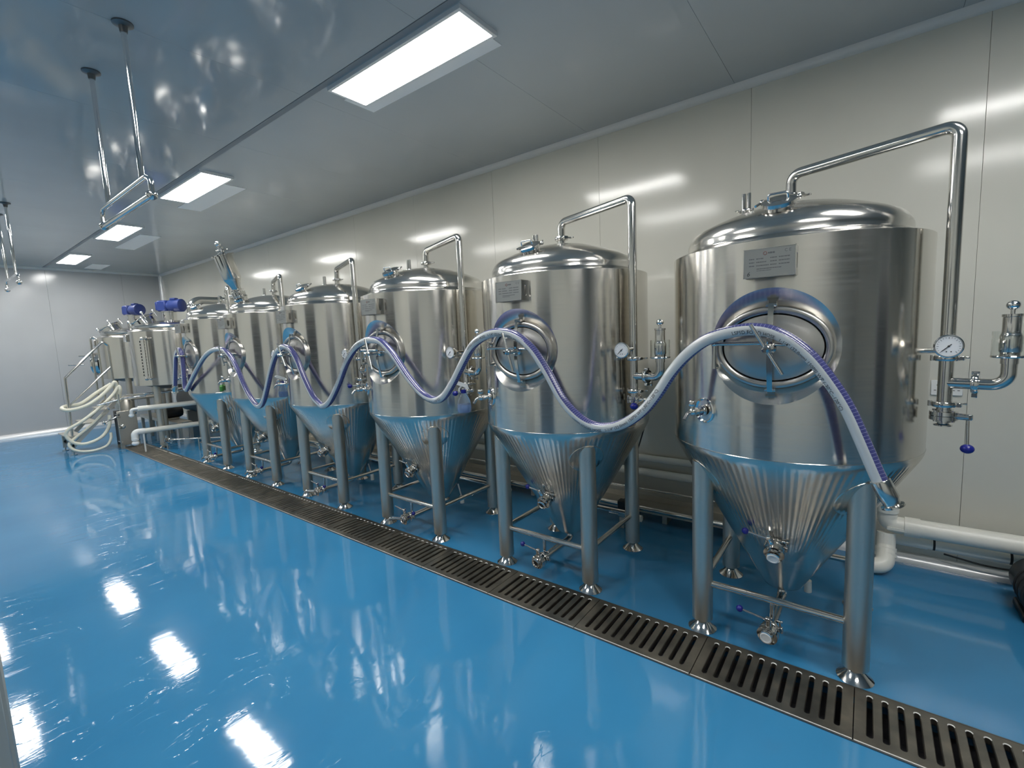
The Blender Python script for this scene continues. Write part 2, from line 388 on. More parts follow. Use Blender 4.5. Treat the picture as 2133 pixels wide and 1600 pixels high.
added_dark_opening('added_dark_window_1', (3.3, YL + .03), 1.5, 1.5, 'x', .85, True); added_dark_opening('added_dark_window_2', (-.8, YL + .03), 1.5, 1.5, 'x', .85, True)  # unseen windows, added for dark bands in the steel
# ceiling
ce = struct('ceiling', lambda: MB().box(((XF + XN) / 2, (YL + YB) / 2, ZC + .06), (XN - XF + .2, YB - YL + .2, .06)), M_JOINT)
cs = [XF] + [x for x in (3.10 + 1.262 * k for k in range(-8, 11)) if XF + .2 < x < XN - .2] + [XN]
for (ya, yb) in ((YL, -.572), (-.522, YB)):
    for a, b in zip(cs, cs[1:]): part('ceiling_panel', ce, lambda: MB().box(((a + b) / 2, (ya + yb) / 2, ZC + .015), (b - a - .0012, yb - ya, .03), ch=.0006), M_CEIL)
M_CJ = mat('ceiling_joint', (.40, .43, .45), .6); ce.data.materials[0] = M_CJ
part('joint_strip', ce, lambda: MB().box(((XF + XN) / 2, -.547, ZC + .012), (XN - XF, .046, .03)), M_STRIP)

# coves and skirtings (quarter round aluminium)
def cove(p0, p1, n1, n2, r=.055, k=6):
    """quarter round strip between p0-p1 whose two legs lie along n1 and n2 from the corner line"""
    mb = MB(); n1, n2 = V(n1), V(n2); vs = []; fs = []
    prof = [n1 * r] + [n1 * r + n2 * r - (n1 * sin(a) + n2 * cos(a)) * r for a in [0]]
    ring = [V((0, 0, 0)), n1 * r] + [(n1 * cos(t) + n2 * sin(t)) * r for t in [q * pi / 2 / k for q in range(1, k)]] + [n2 * r]
    for p in (V(p0), V(p1)): vs += [p + q for q in ring]
    L = len(ring)
    for q in range(L): fs.append((q, (q + 1) % L, L + (q + 1) % L, L + q))
    fs.append(tuple(range(L))[::-1]); fs.append(tuple(range(L, 2 * L)))
    return mb.add(vs, fs)
struct('trim_1', lambda: cove((XF, YB, ZC), (XN, YB, ZC), (0, -1, 0), (0, 0, -1), .05), M_TRIM)
struct('trim_2', lambda: cove((XF, YL, ZC), (XF, YB, ZC), (1, 0, 0), (0, 0, -1), .05), M_TRIM)
struct('trim_3', lambda: cove((XF, YB, 0), (XF, YB, ZC), (1, 0, 0), (0, -1, 0), .06), M_ALU)
struct('baseboard_back', lambda: cove((XF, YB, 0), (XN, YB, 0), (0, -1, 0), (0, 0, 1), .06), M_ALU)
struct('baseboard_far', lambda: cove((XF, YL, 0), (XF, YB, 0), (1, 0, 0), (0, 0, 1), .07), M_ALU)
# low cabinet whose corner shows at the lower left of the photo
M_CAB = mat('grey_cabinet_paint', (.42, .43, .40), .4)
cb = thing('cabinet', 'low pale grey cabinet, only its corner visible at the lower left', 'cabinet', (5.15, -2.728, 0))
part('cabinet_body', cb, lambda: MB().box((0, 0, .51), (.50, .46, .90), ch=.006), M_CAB)
part('plinth', cb, lambda: MB().box((0, 0, .03), (.44, .40, .06)), M_DARKST)
dcb = part('cabinet_door', cb, lambda: MB().box((.256, 0, .51), (.012, .43, .84), ch=.003), M_CAB)
part('door_handle', dcb, lambda: MB().tube(fillet([(.262, -.17, .58), (.29, -.17, .58), (.29, -.17, .70), (.262, -.17, .70)], .01, 4), .005, 8), M_FIT)

# ------------------------------------------------------------------ ceiling lights
LA = [(4.60, 5.91), (.92, 2.22), (-2.17, -.87), (-5.32, -4.0), (8.2, 9.5)]
names = {4.60: 'bright rectangular panel light nearest the top centre of the ceiling, above the tanks', .92: 'bright rectangular panel light second from the front in the ceiling row above the tanks',
         -2.17: 'bright rectangular panel light third from the front, seen beside the near hanging rail', -5.32: 'bright rectangular panel light farthest back, close to the far wall',
         8.2: 'panel light ahead of the row, reflected at the right end of the back wall'}
def light(x0, x1, y0, y1, label, group):
    t = thing('ceiling_light', label, 'ceiling light', ((x0 + x1) / 2, (y0 + y1) / 2, ZC), 0, group); w_, d = x1 - x0, y1 - y0; f = .022
    part('light_frame', t, lambda: MB().box((0, -d / 2 + f / 2, -.012), (w_, f, .03)).box((0, d / 2 - f / 2, -.012), (w_, f, .03)).box((-w_ / 2 + f / 2, 0, -.012), (f, d - 2 * f, .03)).box((w_ / 2 - f / 2, 0, -.012), (f, d - 2 * f, .03)), M_ALU)
    part('diffuser', t, lambda: MB().box((0, 0, -.014), (w_ - 2 * f, d - 2 * f, .016)), M_LIGHT)
for x0, x1 in LA: light(x0, x1, -.515, -.185, names[x0], 'panel lights above the tanks')
for k, (x0, x1) in enumerate([(4.6, 5.9), (.92, 2.22), (-2.1, -.87), (-5.3, -4.0), (8.2, 9.5)]):
    light(x0, x1, -2.35, -2.02, 'panel light of the outer row, seen only as glare on the floor at left', 'panel lights of the second ceiling row')
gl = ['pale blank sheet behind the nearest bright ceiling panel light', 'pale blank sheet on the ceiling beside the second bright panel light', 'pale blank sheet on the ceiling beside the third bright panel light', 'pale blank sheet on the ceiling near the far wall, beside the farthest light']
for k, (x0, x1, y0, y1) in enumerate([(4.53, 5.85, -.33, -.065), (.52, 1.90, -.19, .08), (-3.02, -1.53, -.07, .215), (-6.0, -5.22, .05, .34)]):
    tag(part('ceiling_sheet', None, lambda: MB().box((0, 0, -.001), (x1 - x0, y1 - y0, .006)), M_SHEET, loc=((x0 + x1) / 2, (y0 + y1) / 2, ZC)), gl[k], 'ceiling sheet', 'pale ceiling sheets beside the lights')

# ------------------------------------------------------------------ hanging rails
def hanger(dx, label):
    t = thing('hanging_rail', label, 'hanging rail', (4.02 + dx, -1.63, ZC), 0, 'hanging rails under the ceiling')
    zt = 2.69 - ZC; zb = 2.575 - ZC
    for x in (.36, -.36):
        rd = part('drop_rod', t, lambda: MB().cyl((x, 0, zt), (x, 0, 0), .014), M_CHROME)
        part('ceiling_flange', rd, lambda: MB().lathe([(0, 0), (.05, 0), (.05, -.008), (.022, -.018), (.018, -.05), (0, -.05)][::-1], 24, Matrix.Translation((x, 0, 0))), M_DARKST)
    part('upper_bar', t, lambda: MB().tube(fillet([(-.53, 0, zb), (-.545, 0, zt), (.43, 0, zt), (.50, 0, zt - .03), (.50, 0, zb)], .05), .0135), M_CHROME)
    part('lower_bar', t, lambda: MB().cyl((-.53, 0, zb), (.49, 0, zb), .018), M_CHROME)
    for x in (-.53, .49): part('joint_knuckle', t, lambda: MB().sphere((x, 0, zb), .028), M_FIT)
hanger(0, 'chrome trapeze rail hanging on two long rods, the nearer one before the lights')
hanger(-4.93, 'chrome trapeze rail hanging on two rods at the far left edge')

# ------------------------------------------------------------------ floor grates
def grate_mesh():
    mb = MB(); rim = []; W_, y0, y1 = .651 - .004, DY0 + .008, DY1 - .006; n = 11; zt, zb = .004, -.022
    pit = .054; x_first = -.27; hw = .010; sy0, sy1 = -.368, -.104
    xb = [-W_ / 2] + [x_first + pit * (k + .5) for k in range(n - 1)] + [W_ / 2]
    for k in range(n):
        cx = x_first + pit * k; a, b = xb[k], xb[k + 1]
        slot = []; rect = []
        for q in range(7):
            t = pi * q / 6; slot.append((cx + hw * cos(t), sy1 - hw + hw * sin(t))); rect.append((b + (a - b) * q / 6, y1))
        for q in range(7):
            t = pi + pi * q / 6; slot.append((cx + hw * cos(t), sy0 + hw + hw * sin(t))); rect.append((a + (b - a) * q / 6, y0))
        cy0, cy1 = (sy0 + hw), (sy1 - hw)
        big = [(cx + (x - cx) * 1.28, (cy1 if y >= cy1 else cy0) + (y - (cy1 if y >= cy1 else cy0)) * 1.28) for x, y in slot]
        N = len(slot); vs = [(x, y, zt) for x, y in rect] + [(x, y, zt) for x, y in big] + [(x, y, zt - .0035) for x, y in slot] + [(x, y, zb) for x, y in slot]; fs = []
        for q in range(N):
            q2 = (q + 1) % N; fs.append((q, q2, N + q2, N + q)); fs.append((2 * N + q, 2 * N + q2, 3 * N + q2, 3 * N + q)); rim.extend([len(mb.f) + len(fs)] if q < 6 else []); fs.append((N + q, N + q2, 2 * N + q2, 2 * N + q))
        mb.add(vs, fs)
    for (xa, ya), (xc, yc) in (((-W_ / 2, y0), (W_ / 2, y0)), ((W_ / 2, y0), (W_ / 2, y1)), ((W_ / 2, y1), (-W_ / 2, y1)), ((-W_ / 2, y1), (-W_ / 2, y0))):
        mb.add([(xa, ya, zt), (xc, yc, zt), (xc, yc, zb), (xa, ya, zb)], [(3, 2, 1, 0)])
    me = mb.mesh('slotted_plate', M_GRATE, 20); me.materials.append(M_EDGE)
    for q in rim: me.polygons[q].material_index = 1  # rear slot ends coloured pale to imitate the light they reflect
    return me
ords = ['frontmost, cut by the frame edge', 'second from the front', 'third from the front', 'fourth from the front', 'fifth from the front', 'sixth from the front', 'seventh from the front', 'eighth from the front', 'ninth from the front', 'tenth from the front', 'eleventh from the front', 'twelfth from the front', 'thirteenth from the front', 'fourteenth from the front', 'fifteenth from the front', 'sixteenth from the front', 'last one, beside the steel heat exchanger']
vis = [g for g in GX if g < 8.9][::-1]
for k, g in enumerate(vis):
    t = thing('floor_grate', 'slotted steel drain grate in the floor channel, ' + (ords[k] if k < len(ords) else 'far end'), 'drain grate', (g + .3255, 0, 0), 0, 'slotted drain grates in the floor channel')
    part('slotted_plate', t, grate_mesh, M_GRATE, 'grate', 20)
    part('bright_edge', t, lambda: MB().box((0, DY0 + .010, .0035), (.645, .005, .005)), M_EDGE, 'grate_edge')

# ================================================================== FERMENTATION TANKS
def shell_mesh():
    vs = []; fs = []; R = RS; zl = [1.077, 1.30, 1.90, 2.075]; n = 144; hx = R * sin(radians(30)); ZM = 1.60
    def pt(x, z): return (x, -sqrt(R * R - x * x), z)
    base = []
    for z in zl:
        base.append([len(vs) + k for k in range(n)]); vs += [(R * sin(2 * pi * k / n), -R * cos(2 * pi * k / n), z) for k in range(n)]
    for r in range(3):
        for k in range(n):
            if r == 1 and (k < 12 or k >= n - 12): continue
            k2 = (k + 1) % n; fs.append((base[r][k], base[r][k2], base[r + 1][k2], base[r + 1][k]))
    crn = math.atan2(.30, hx); phs = sorted([2 * pi * k / 92 for k in range(92)] + [crn, pi - crn, pi + crn, 2 * pi - crn]); N = len(phs); rings = []
    for q in range(6):
        ring = []
        for k in range(N):
            ph = phs[k]; c, s_ = cos(ph), sin(ph)
            ro = 1 / max(abs(c) / hx, abs(s_) / .30); rho = .262 + (ro - .262) * (1 - q / 5)
            ring.append(len(vs)); vs.append(pt(max(-hx, min(hx, rho * c)), ZM + rho * s_))
        rings.append(ring)
    for a, b in zip(rings, rings[1:]):
        for k in range(N): k2 = (k + 1) % N; fs.append((a[k], a[k2], b[k2], b[k]))
    me = bpy.data.meshes.new('shell'); me.from_pydata(vs, [], fs); me.materials.append(M_SHELL); me.update(); me.shade_smooth()
    me.normals_split_custom_set_from_vertices([V((v[0], v[1], 0)).normalized() for v in vs])
    return me
def dish_mesh():
    mb = MB(); N = 96; vs = []; fs = []; K = 7
    for q in range(K + 1):
        t = q / K
        for k in range(N):
            ph = 2 * pi * k / N; c, s_ = cos(ph), sin(ph)
            xo, zo = .262 * c, .262 * s_; yo = -sqrt(RS ** 2 - xo * xo)
            xi, zi = .236 * c, .184 * s_; yi = -.522
            e = t; y = yo + (yi - yo) * t
            vs.append((xo + (xi - xo) * e, y, 1.595 + .005 * (1 - t) + zo + (zi - zo) * e))
    for q in range(K):
        for k in range(N): k2 = (k + 1) % N; fs.append((q * N + k, q * N + k2, (q + 1) * N + k2, (q + 1) * N + k))
    # a welded neck closes the recess behind the door
    o = len(vs); vs += [(.236 * cos(2 * pi * k / N), -.44, 1.595 + .184 * sin(2 * pi * k / N)) for k in range(N)]
    for k in range(N): k2 = (k + 1) % N; fs.append((K * N + k, K * N + k2, o + k2, o + k))
    return mb.add(vs, fs)
def oval(rx, rz, prof, N=72, c=(0, 0, 1.595)):
    """sweep a profile of (inset, y) round an oval in the XZ plane"""
    vs = []; fs = []; K = len(prof)
    for d, y in prof: vs += [(c[0] + (rx - d) * cos(2 * pi * k / N), y, c[2] + (rz - d) * sin(2 * pi * k / N)) for k in range(N)]
    for q in range(K - 1):
        for k in range(N): k2 = (k + 1) % N; fs.append((q * N + k, q * N + k2, (q + 1) * N + k2, (q + 1) * N + k))
    return vs, fs
def ring_mesh():
    pr = [(0, -.49), (0, -.545), (.003, -.553), (.010, -.557), (.022, -.556), (.030, -.550), (.032, -.54), (.032, -.49)]
    vs, fs = oval(.238, .186, pr); return MB().add(vs, fs)
def door_mesh():
    pr = [(0, -.50), (0, -.540), (.003, -.545), (.02, -.547), (.035, -.552), (.06, -.558), (.09, -.562), (.12, -.564), (.14, -.565)]
    vs, fs = oval(.2035, .1515, pr); N = 72; vs.append((0, -.5655, 1.595)); c = len(vs) - 1; o = (len(pr) - 1) * N
    fs += [(o + k, o + (k + 1) % N, c) for k in range(N)]
    return MB().add(vs, fs)
def crossbar_mesh():
    mb = MB()
    for s_ in (-1, 1):
        mb.add(*bar([(0, -.575, 1.595), (0, -.60, 1.595 + s_ * .03), (0, -.60, 1.595 + s_ * .07), (0, -.572, 1.595 + s_ * .198)], .022, .008))
        mb.cyl((-.022, -.562, 1.595 + s_ * .192), (.022, -.562, 1.595 + s_ * .192), .009, 12).box((0, -.545, 1.595 + s_ * .190), (.03, .03, .016))
    return mb.cyl((0, -.56, 1.595), (0, -.69, 1.595), .012, 16).lathe([(0, 0), (.026, 0), (.026, .02), (.018, .03), (0, .03)], 20, align((0, -.566, 1.595), (0, -1, 0)))
def bar(path, w_, th):
    vs = []; fs = []
    P = [V(p) for p in path]
    for k, p in enumerate(P):
        t = (P[min(k + 1, len(P) - 1)] - P[max(k - 1, 0)]).normalized(); x = V((1, 0, 0)); y = t.cross(x).normalized()
        vs += [p + x * a * w_ / 2 + y * b * th / 2 for a, b in ((-1, -1), (1, -1), (1, 1), (-1, 1))]
    for k in range(len(P) - 1):
        for q in range(4): fs.append((k * 4 + q, k * 4 + (q + 1) % 4, (k + 1) * 4 + (q + 1) % 4, (k + 1) * 4 + q))
    fs.append((3, 2, 1, 0)); e = (len(P) - 1) * 4; fs.append((e, e + 1, e + 2, e + 3)); return vs, fs
def handle_mesh(ang):
    c = V((0, -.682, 1.595)); d = V((sin(ang), 0, cos(ang)))
    mb = MB().cyl(c - d * .125, c + d * .125, .0085, 14).sphere(c, .020, 20)
    return mb.lathe([(0, 0), (.015, .0), (.015, .018), (.008, .024), (0, .024)], 6, align(c + V((0, -.012, 0)), (0, -1, 0)))
def hinge_mesh():
    return (MB().cyl((-.236, -.585, 1.50), (-.236, -.585, 1.655), .009, 14).cyl((-.236, -.588, 1.618), (-.02, -.588, 1.618), .009, 14)
            .cyl((-.236, -.54, 1.648), (-.236, -.585, 1.648), .011, 12).cyl((-.236, -.54, 1.510), (-.236, -.585, 1.510), .011, 12).sphere((-.236, -.585, 1.618), .014, 14)
            .cyl((.02, -.588, 1.612), (.10, -.575, 1.606), .007, 12))
def dome_z(r): return 2.155 + .172 * sqrt(max(0, 1 - (r / .5) ** 2)) * .0 + .168 * (1 - (r / .49) ** 2)
def dome_mesh():
    pr = [(RS, 2.073), (RS - .004, 2.078), (RS - .02, 2.083), (.515, 2.101), (.509, 2.106), (.507, 2.112), (.508, 2.132), (.5065, 2.146), (.501, 2.162), (.490, 2.180), (.470, 2.200)]
    n = 14; r0, z0 = pr[-1]; top = 2.318
    for k in range(1, n + 1):
        t = k / n; r = r0 * (1 - t); pr.append((r, z0 + (top - z0) * (1 - (r / r0) ** 2) * 1.0))
    return MB().lathe(pr, 128)
def dz(r): return 2.200 + (2.318 - 2.200) * (1 - (r / .47) ** 2)
def cone_mesh():
    pr = [(.03, .195), (.075, .200), (.098, .215), (.112, .240)]
    r1, z1 = .568, 1.025; n = 16
    for k in range(1, n + 1): t = k / n; pr.append((.112 + (r1 - .112) * t, .240 + (z1 - .240) * t))
    pr += [(.578, 1.045), (.5835, 1.06), (RS, 1.077)]
    return MB().lathe(pr, 128)
def seam_mesh(): return MB().torus((0, 0, 1.077), RS, .0022, n=128, k=6)

def clamp(p, d, r, wing=(1, 0, 0), s=1.0):
    """tri-clamp: two half bands, ferrule lip and a wing nut"""
    p, d, wg = V(p), V(d).normalized(), V(wing).normalized(); h = .011 * s
    mb = MB().lathe([(r * .9, -h), (r + .014 * s, -h), (r + .017 * s, -h * .5), (r + .017 * s, h * .5), (r + .014 * s, h), (r * .9, h)], 28, align(p, d))
    q = p + wg * (r + .022 * s); sd = d.cross(wg).normalized()
    mb.box((0, 0, 0), (.018 * s, .030 * s, .018 * s), align(q, d, sd) if abs(d.dot(sd)) < .9 else None, ch=.002)
    q2 = p - wg * (r + .020 * s); mb.cyl(q2 - d * .012 * s, q2 + d * .012 * s, .008 * s, 10)
    mb.cyl(q - sd * .012, q + sd * .042 * s, .005 * s, 10)
    e = q + sd * .045 * s; mb.box((0, 0, 0), (.034 * s, .008 * s, .012 * s), align(e, sd, d), ch=.002)
    return mb
def butterfly(p, d, hd, s=1.0):
    """butterfly valve body: two flanges with bolts and a square-stem neck pointing along hd"""
    p, d, hd = V(p), V(d).normalized(), V(hd).normalized(); M = align(p, d)
    mb = MB().lathe([(.024, -.028), (.030, -.028), (.030, -.020), (.048, -.018), (.048, -.002), (.044, 0), (.048, .002), (.048, .018), (.030, .020), (.030, .028), (.024, .028)], 28, M)
    for k in range(4):
        a = pi / 4 + k * pi / 2; q = M @ V((.040 * cos(a), .040 * sin(a), 0)); mb.cyl(q - d * .024, q + d * .024, .007, 8)
    mb.cyl(p + hd * .035, p + hd * .082, .014, 16); return mb
COLX, COLY = .62, -.22
def column_mesh():
    p = fillet([(0, 0, dz(0) - .01), (0, 0, 2.475), (COLX, COLY, 2.478), (COLX, COLY, 1.25)], [.05, .045], 9)
    mb = MB().tube(p, .0255, 22)
    return mb
def branch_mesh():
    d = V((.18, -.045, 0)); a = V((COLX, COLY, 1.418)); e = a + d
    mb = MB().tube(fillet([a, e, e + V((0, 0, .10))], .06, 10), .024, 20)
    mb.cyl(V((RS * .93, -.2, 1.556)), V((COLX, COLY, 1.556)), .011, 12)
    return mb
ALK = V((COLX + .18, COLY - .045, 0))
def airlock_mesh():
    T = Matrix.Translation((ALK.x, ALK.y, 0))
    return MB().lathe([(0, 1.505), (.027, 1.505), (.027, 1.528), (.056, 1.530), (.058, 1.534), (.056, 1.539), (.030, 1.540), (.030, 1.548), (.034, 1.556), (.034, 1.612), (.031, 1.622), (.028, 1.630), (.028, 1.690), (.031, 1.692), (.031, 1.702), (0, 1.703)], 28, T)
def cup_mesh():
    T = Matrix.Translation((ALK.x, ALK.y, 0)); return MB().lathe([(.0545, 1.540), (.0545, 1.635), (.0525, 1.635), (.0525, 1.540)], 32, T)
def ball_mesh(): return MB().cyl((ALK.x, ALK.y, 1.70), (ALK.x, ALK.y, 1.72), .007, 12).sphere((ALK.x, ALK.y, 1.737), .0215, 24, .9)
G = V((COLX - .012, COLY - .155, 1.583))
def gauge_mesh():
    M = align(G + V((0, .034, 0)), (0, -1, 0))
    return MB().lathe([(0, 0), (.040, 0), (.042, .006), (.042, .024), (.047, .027), (.047, .036), (.043, .038), (.041, .034), (0, .034)], 36, M).cyl(G + V((0, .034, 0)), (COLX, COLY, 1.583), .012, 14).lathe([(0, 0), (.02, 0), (.02, .02), (0, .02)], 6, align(G + V((0, .05, 0)), (0, 1, 0)))
def dial_mesh(): return MB().lathe([(0, 0), (.0405, 0), (.0405, .0012), (0, .0012)], 32, align(G + V((0, -.0005, 0)), (0, -1, 0)))
def needle_mesh():
    mb = MB(); c = G + V((0, -.003, 0)); a = radians(225)
    d = V((cos(a), 0, sin(a))); mb.cyl(c - d * .012, c + d * .030, .0016, 6).cyl(c, c + V((0, -.002, 0)), .004, 10)
    for k in range(19):
        t = radians(-45 + 270 * k / 18); e = V((cos(t), 0, sin(t))); L_ = .007 if k % 3 == 0 else .004
        mb.cyl(c + V((0, .001, 0)) + e * .037, c + V((0, .001, 0)) + e * (.037 - L_), .0007, 4)
    for x in (-.006, .008): mb.cyl(c + V((x, .0012, -.022)), c + V((x, 0, -.022)), .0025, 8)
    return mb
def sample_mesh():
    a = radians(-31); d = V((sin(a), -cos(a), 0)); p = d * (RS - .03) + V((0, 0, 1.28))
    mb = MB().cyl(p, p + d * .075, .011, 14).lathe([(.0, 0), (.024, 0), (.027, .004), (.027, .016), (.024, .02), (0, .02)], 20, align(p + d * .035, d))
    mb.lathe([(0, 0), (.019, 0), (.019, .026), (0, .026)], 8, align(p + d * .075, d)).sphere(p + d * .105, .021, 16)
    b = p + d * .108; mb.cyl(b, b + V((0, 0, .035)), .012, 12).lathe([(0, 0), (.017, 0), (.019, .004), (.019, .022), (.015, .027), (0, .027)], 8, Matrix.Translation(b + V((0, 0, .03))))
    s_ = d.cross(V((0, 0, 1))) * -.0
    mb.tube(fillet([b, b + d * .03 + V((0, 0, -.006)), b + d * .052 + V((0, 0, -.035))], .015, 5), [.010] * 1 + [.009] * 20 if False else .009, 12)
    return mb
def sample_cup():
    a = radians(-31); d = V((sin(a), -cos(a), 0)); p = d * (RS + .004) + V((0, 0, 1.28))
    return MB().lathe([(.062, -.012), (.064, .0), (.058, .003), (.048, -.008), (.034, -.02), (.0, -.022)], 36, align(p, d))
CV0 = V((0, -.285, .555)); CVD = V((0, -.93, -.37)).normalized()
def conevalve_mesh():
    e = CV0 + CVD * .055
    mb = MB().cyl(CV0 - CVD * .06, CV0 + CVD * .03, .024, 18).add(*(lambda m_: (m_.v, m_.f))(clamp(CV0 + CVD * .02, CVD, .026, (1, 0, 0))))
    b = butterfly(e, CVD, V((-.28, -.25, .93))); mb.add(b.v, b.f)
    return mb.lathe([(.020, .026), (.020, .04), (.031, .042), (.032, .048), (.027, .05), (.021, .05), (.018, .045), (.018, 0)], 24, align(e, CVD))
def lever(p, hd, td, L_, ball):
    """stem block with a thin rod lever; p valve centre, hd stem axis, td lever direction"""
    p, hd, td = V(p), V(hd).normalized(), V(td).normalized(); a = p + hd * .078
    mb = MB().box((0, 0, 0), (.024, .024, .03), align(a, hd, td), ch=.003).cyl(a, a + td * L_, .0055, 10)
    return mb, a + td * L_
BV = V((-.01, -.42, .128)); BVD = V((-.12, -.985, -.10)).normalized()
def outlet_mesh():
    mb = MB().tube(fillet([(0, 0, .22), (0, 0, .135), (-.005, -.30, .130), tuple(BV)], .06, 8), .0245, 20)
    mb.cyl((-.005, -.35, .27), (-.005, -.35, .135), .011, 12)
    c = clamp(BV + BVD * -.045, BVD, .026, (1, 0, .2)); mb.add(c.v, c.f)
    b = butterfly(BV, BVD, (0, -.1, 1)); mb.add(b.v, b.f)
    return mb.lathe([(.020, .026), (.020, .03), (.032, .032), (.033, .038), (.028, .04), (.021, .04), (.018, .035), (.018, 0)], 24, align(BV, BVD))
def face_mesh(p, d, off): return MB().lathe([(0, 0), (.026, 0), (.0285, .003), (.0275, .007), (.022, .008), (.020, .0055), (0, .005)], 24, align(V(p) + V(d) * off, d))
HN = V((0, -.55, 1)).normalized(); HP = V((0, -.385, dz(.385) - .008))
def hatch_mesh():
    M = align(HP, HN)
    mb = MB().lathe([(.058, 0), (.058, .022), (.068, .024), (.074, .028), (.074, .044), (.068, .048), (.06, .050), (.05, .054), (.025, .059), (0, .060)], 32, M)
    for a in (.4, 2.7): q = M @ V((.083 * cos(a), .083 * sin(a), .036)); mb.sphere(q, .013, 10).cyl(q, q + (M.to_3x3() @ V((cos(a + 1.57), sin(a + 1.57), 0))) * .05, .006, 8)
    return mb
def hatch_handle():
    M = align(HP, HN); return MB().tube([M @ p for p in fillet([(-.04, -.02, .05), (-.04, -.02, .082), (.04, -.02, .082), (.04, -.02, .05)], .012, 5)], .005, 10)
def vent_mesh():
    x, y = -.21, -.02; z = dz(.21) - .01
    mb = MB().cyl((x, y, z), (x, y, z + .035), .014, 14); c = clamp((x, y, z + .042), (0, 0, 1), .016, (-1, .1, 0), .8); mb.add(c.v, c.f)
    return mb.cyl((x - .013, y, z + .01), (x - .013, y, z + .135), .011, 14).cyl((x + .013, y, z + .01), (x + .013, y, z + .135), .011, 14)
def leg_mesh(sx, sy):
    return MB().cyl((sx * .35, sy * .35, .062), (sx * .35, sy * .35, .975), .054, 32)
def foot_mesh(sx, sy):
    return MB().lathe([(0, .0), (.074, .0), (.075, .004), (.060, .016), (.036, .040), (.026, .056), (.026, .064), (0, .064)], 28, Matrix.Translation((sx * .35, sy * .35, 0)))
def pad_mesh(sx, sy):
    # round doubler plate wrapped on the cone behind each leg head
    mb = MB(); vs = []; fs = []; N = 40; R0 = .118; zc = .885
    sl = (.568 - .112) / (1.025 - .240)
    def onc(u, vv):
        z = zc + vv * .86; r = .112 + (z - .240) * sl + .003; th = atan2(sy, sx) + u / r; return (r * cos(th), r * sin(th), z)
    vs.append(onc(0, 0))
    for q in (.5, .96, 1.0):
        for k in range(N): a = 2 * pi * k / N; p = V(onc(R0 * q * cos(a), R0 * q * sin(a))); vs.append(p if q < 1 else p * 1.0 + V((-sx, -sy, 0)) * .004)
    for k in range(N): fs.append((0, 1 + k, 1 + (k + 1) % N))
    for r in range(2):
        for k in range(N): fs.append((1 + r * N + k, 1 + (r + 1) * N + k, 1 + (r + 1) * N + (k + 1) % N, 1 + r * N + (k + 1) % N))
    return mb.add(vs, fs)
def bracket_mesh(sd):
    mb = MB()
    for s_ in (sd,):      # cheeks with a long hole
        x = s_ * .098; y0, y1 = -.645, -.56; z0, z1 = 1.906, 2.028; zc = (z0 + z1) / 2
        hole = []; rect = []
        for q in range(7): t = pi * q / 6; hole.append((-.61 + .011 * cos(t), zc + .022 + .011 * sin(t))); rect.append((y1 + (y0 - y1) * q / 6, z1))
        for q in range(7): t = pi + pi * q / 6; hole.append((-.61 + .011 * cos(t), zc - .022 + .011 * sin(t))); rect.append((y0 + (y1 - y0) * q / 6, z0))
        N = 14; vs = []; fs = []
        for xx in (x - .0015, x + .0015): vs += [(xx, y, z) for y, z in rect] + [(xx, y, z) for y, z in hole]
        for q in range(N):
            q2 = (q + 1) % N; fs += [(q, q2, N + q2, N + q), (3 * N + q, 3 * N + q2, 2 * N + q2, 2 * N + q), (N + q, N + q2, 3 * N + q2, 3 * N + q), (q2, q, 2 * N + q, 2 * N + q2)]
        mb.add(vs, fs)
    return mb
def plate_mesh(): return MB().box((0, -.6465, 1.967), (.2, .003, .126), ch=.001)
def plate_rim():
    mb = MB()
    for z in (1.906, 2.028): mb.box((0, -.6485, z), (.2, .003, .003))
    for x in (-.0985, .0985): mb.box((x, -.6485, 1.967), (.003, .003, .126))
    return mb
def etch_mesh():
    mb = MB(); rnd = random.Random(3)
    def ln(x0, x1, z, h):
        x = x0
        while x < x1:
            L_ = min(x1 - x, rnd.uniform(.004, .012)); mb.box((x + L_ / 2, -.6483, z), (L_ - .0012, .0004, h)); x += L_
    for k in range(3): ln(-.078, -.056, 1.985 - k * .0145, .004); ln(-.050, -.02 + .01 * k, 1.985 - k * .0145, .004); ln(.004, .030, 1.985 - k * .0145, .004); ln(.036, .078, 1.985 - k * .0145, .004)
    ln(-.048, .048, 1.942, .0035); ln(-.048, .01, 1.934, .0025); ln(-.004, .022, 2.006, .007)
    return mb
def plug_mesh(): return MB().tube([(.10, .14, .30), (.105, .16, .21), (.11, .17, .17)], .007, 8).cyl((.11, .17, .175), (.112, .172, .105), .020, 14)
def stretcher(a, b): return MB().cyl((*a, .275), (*b, .275), .0185, 18)

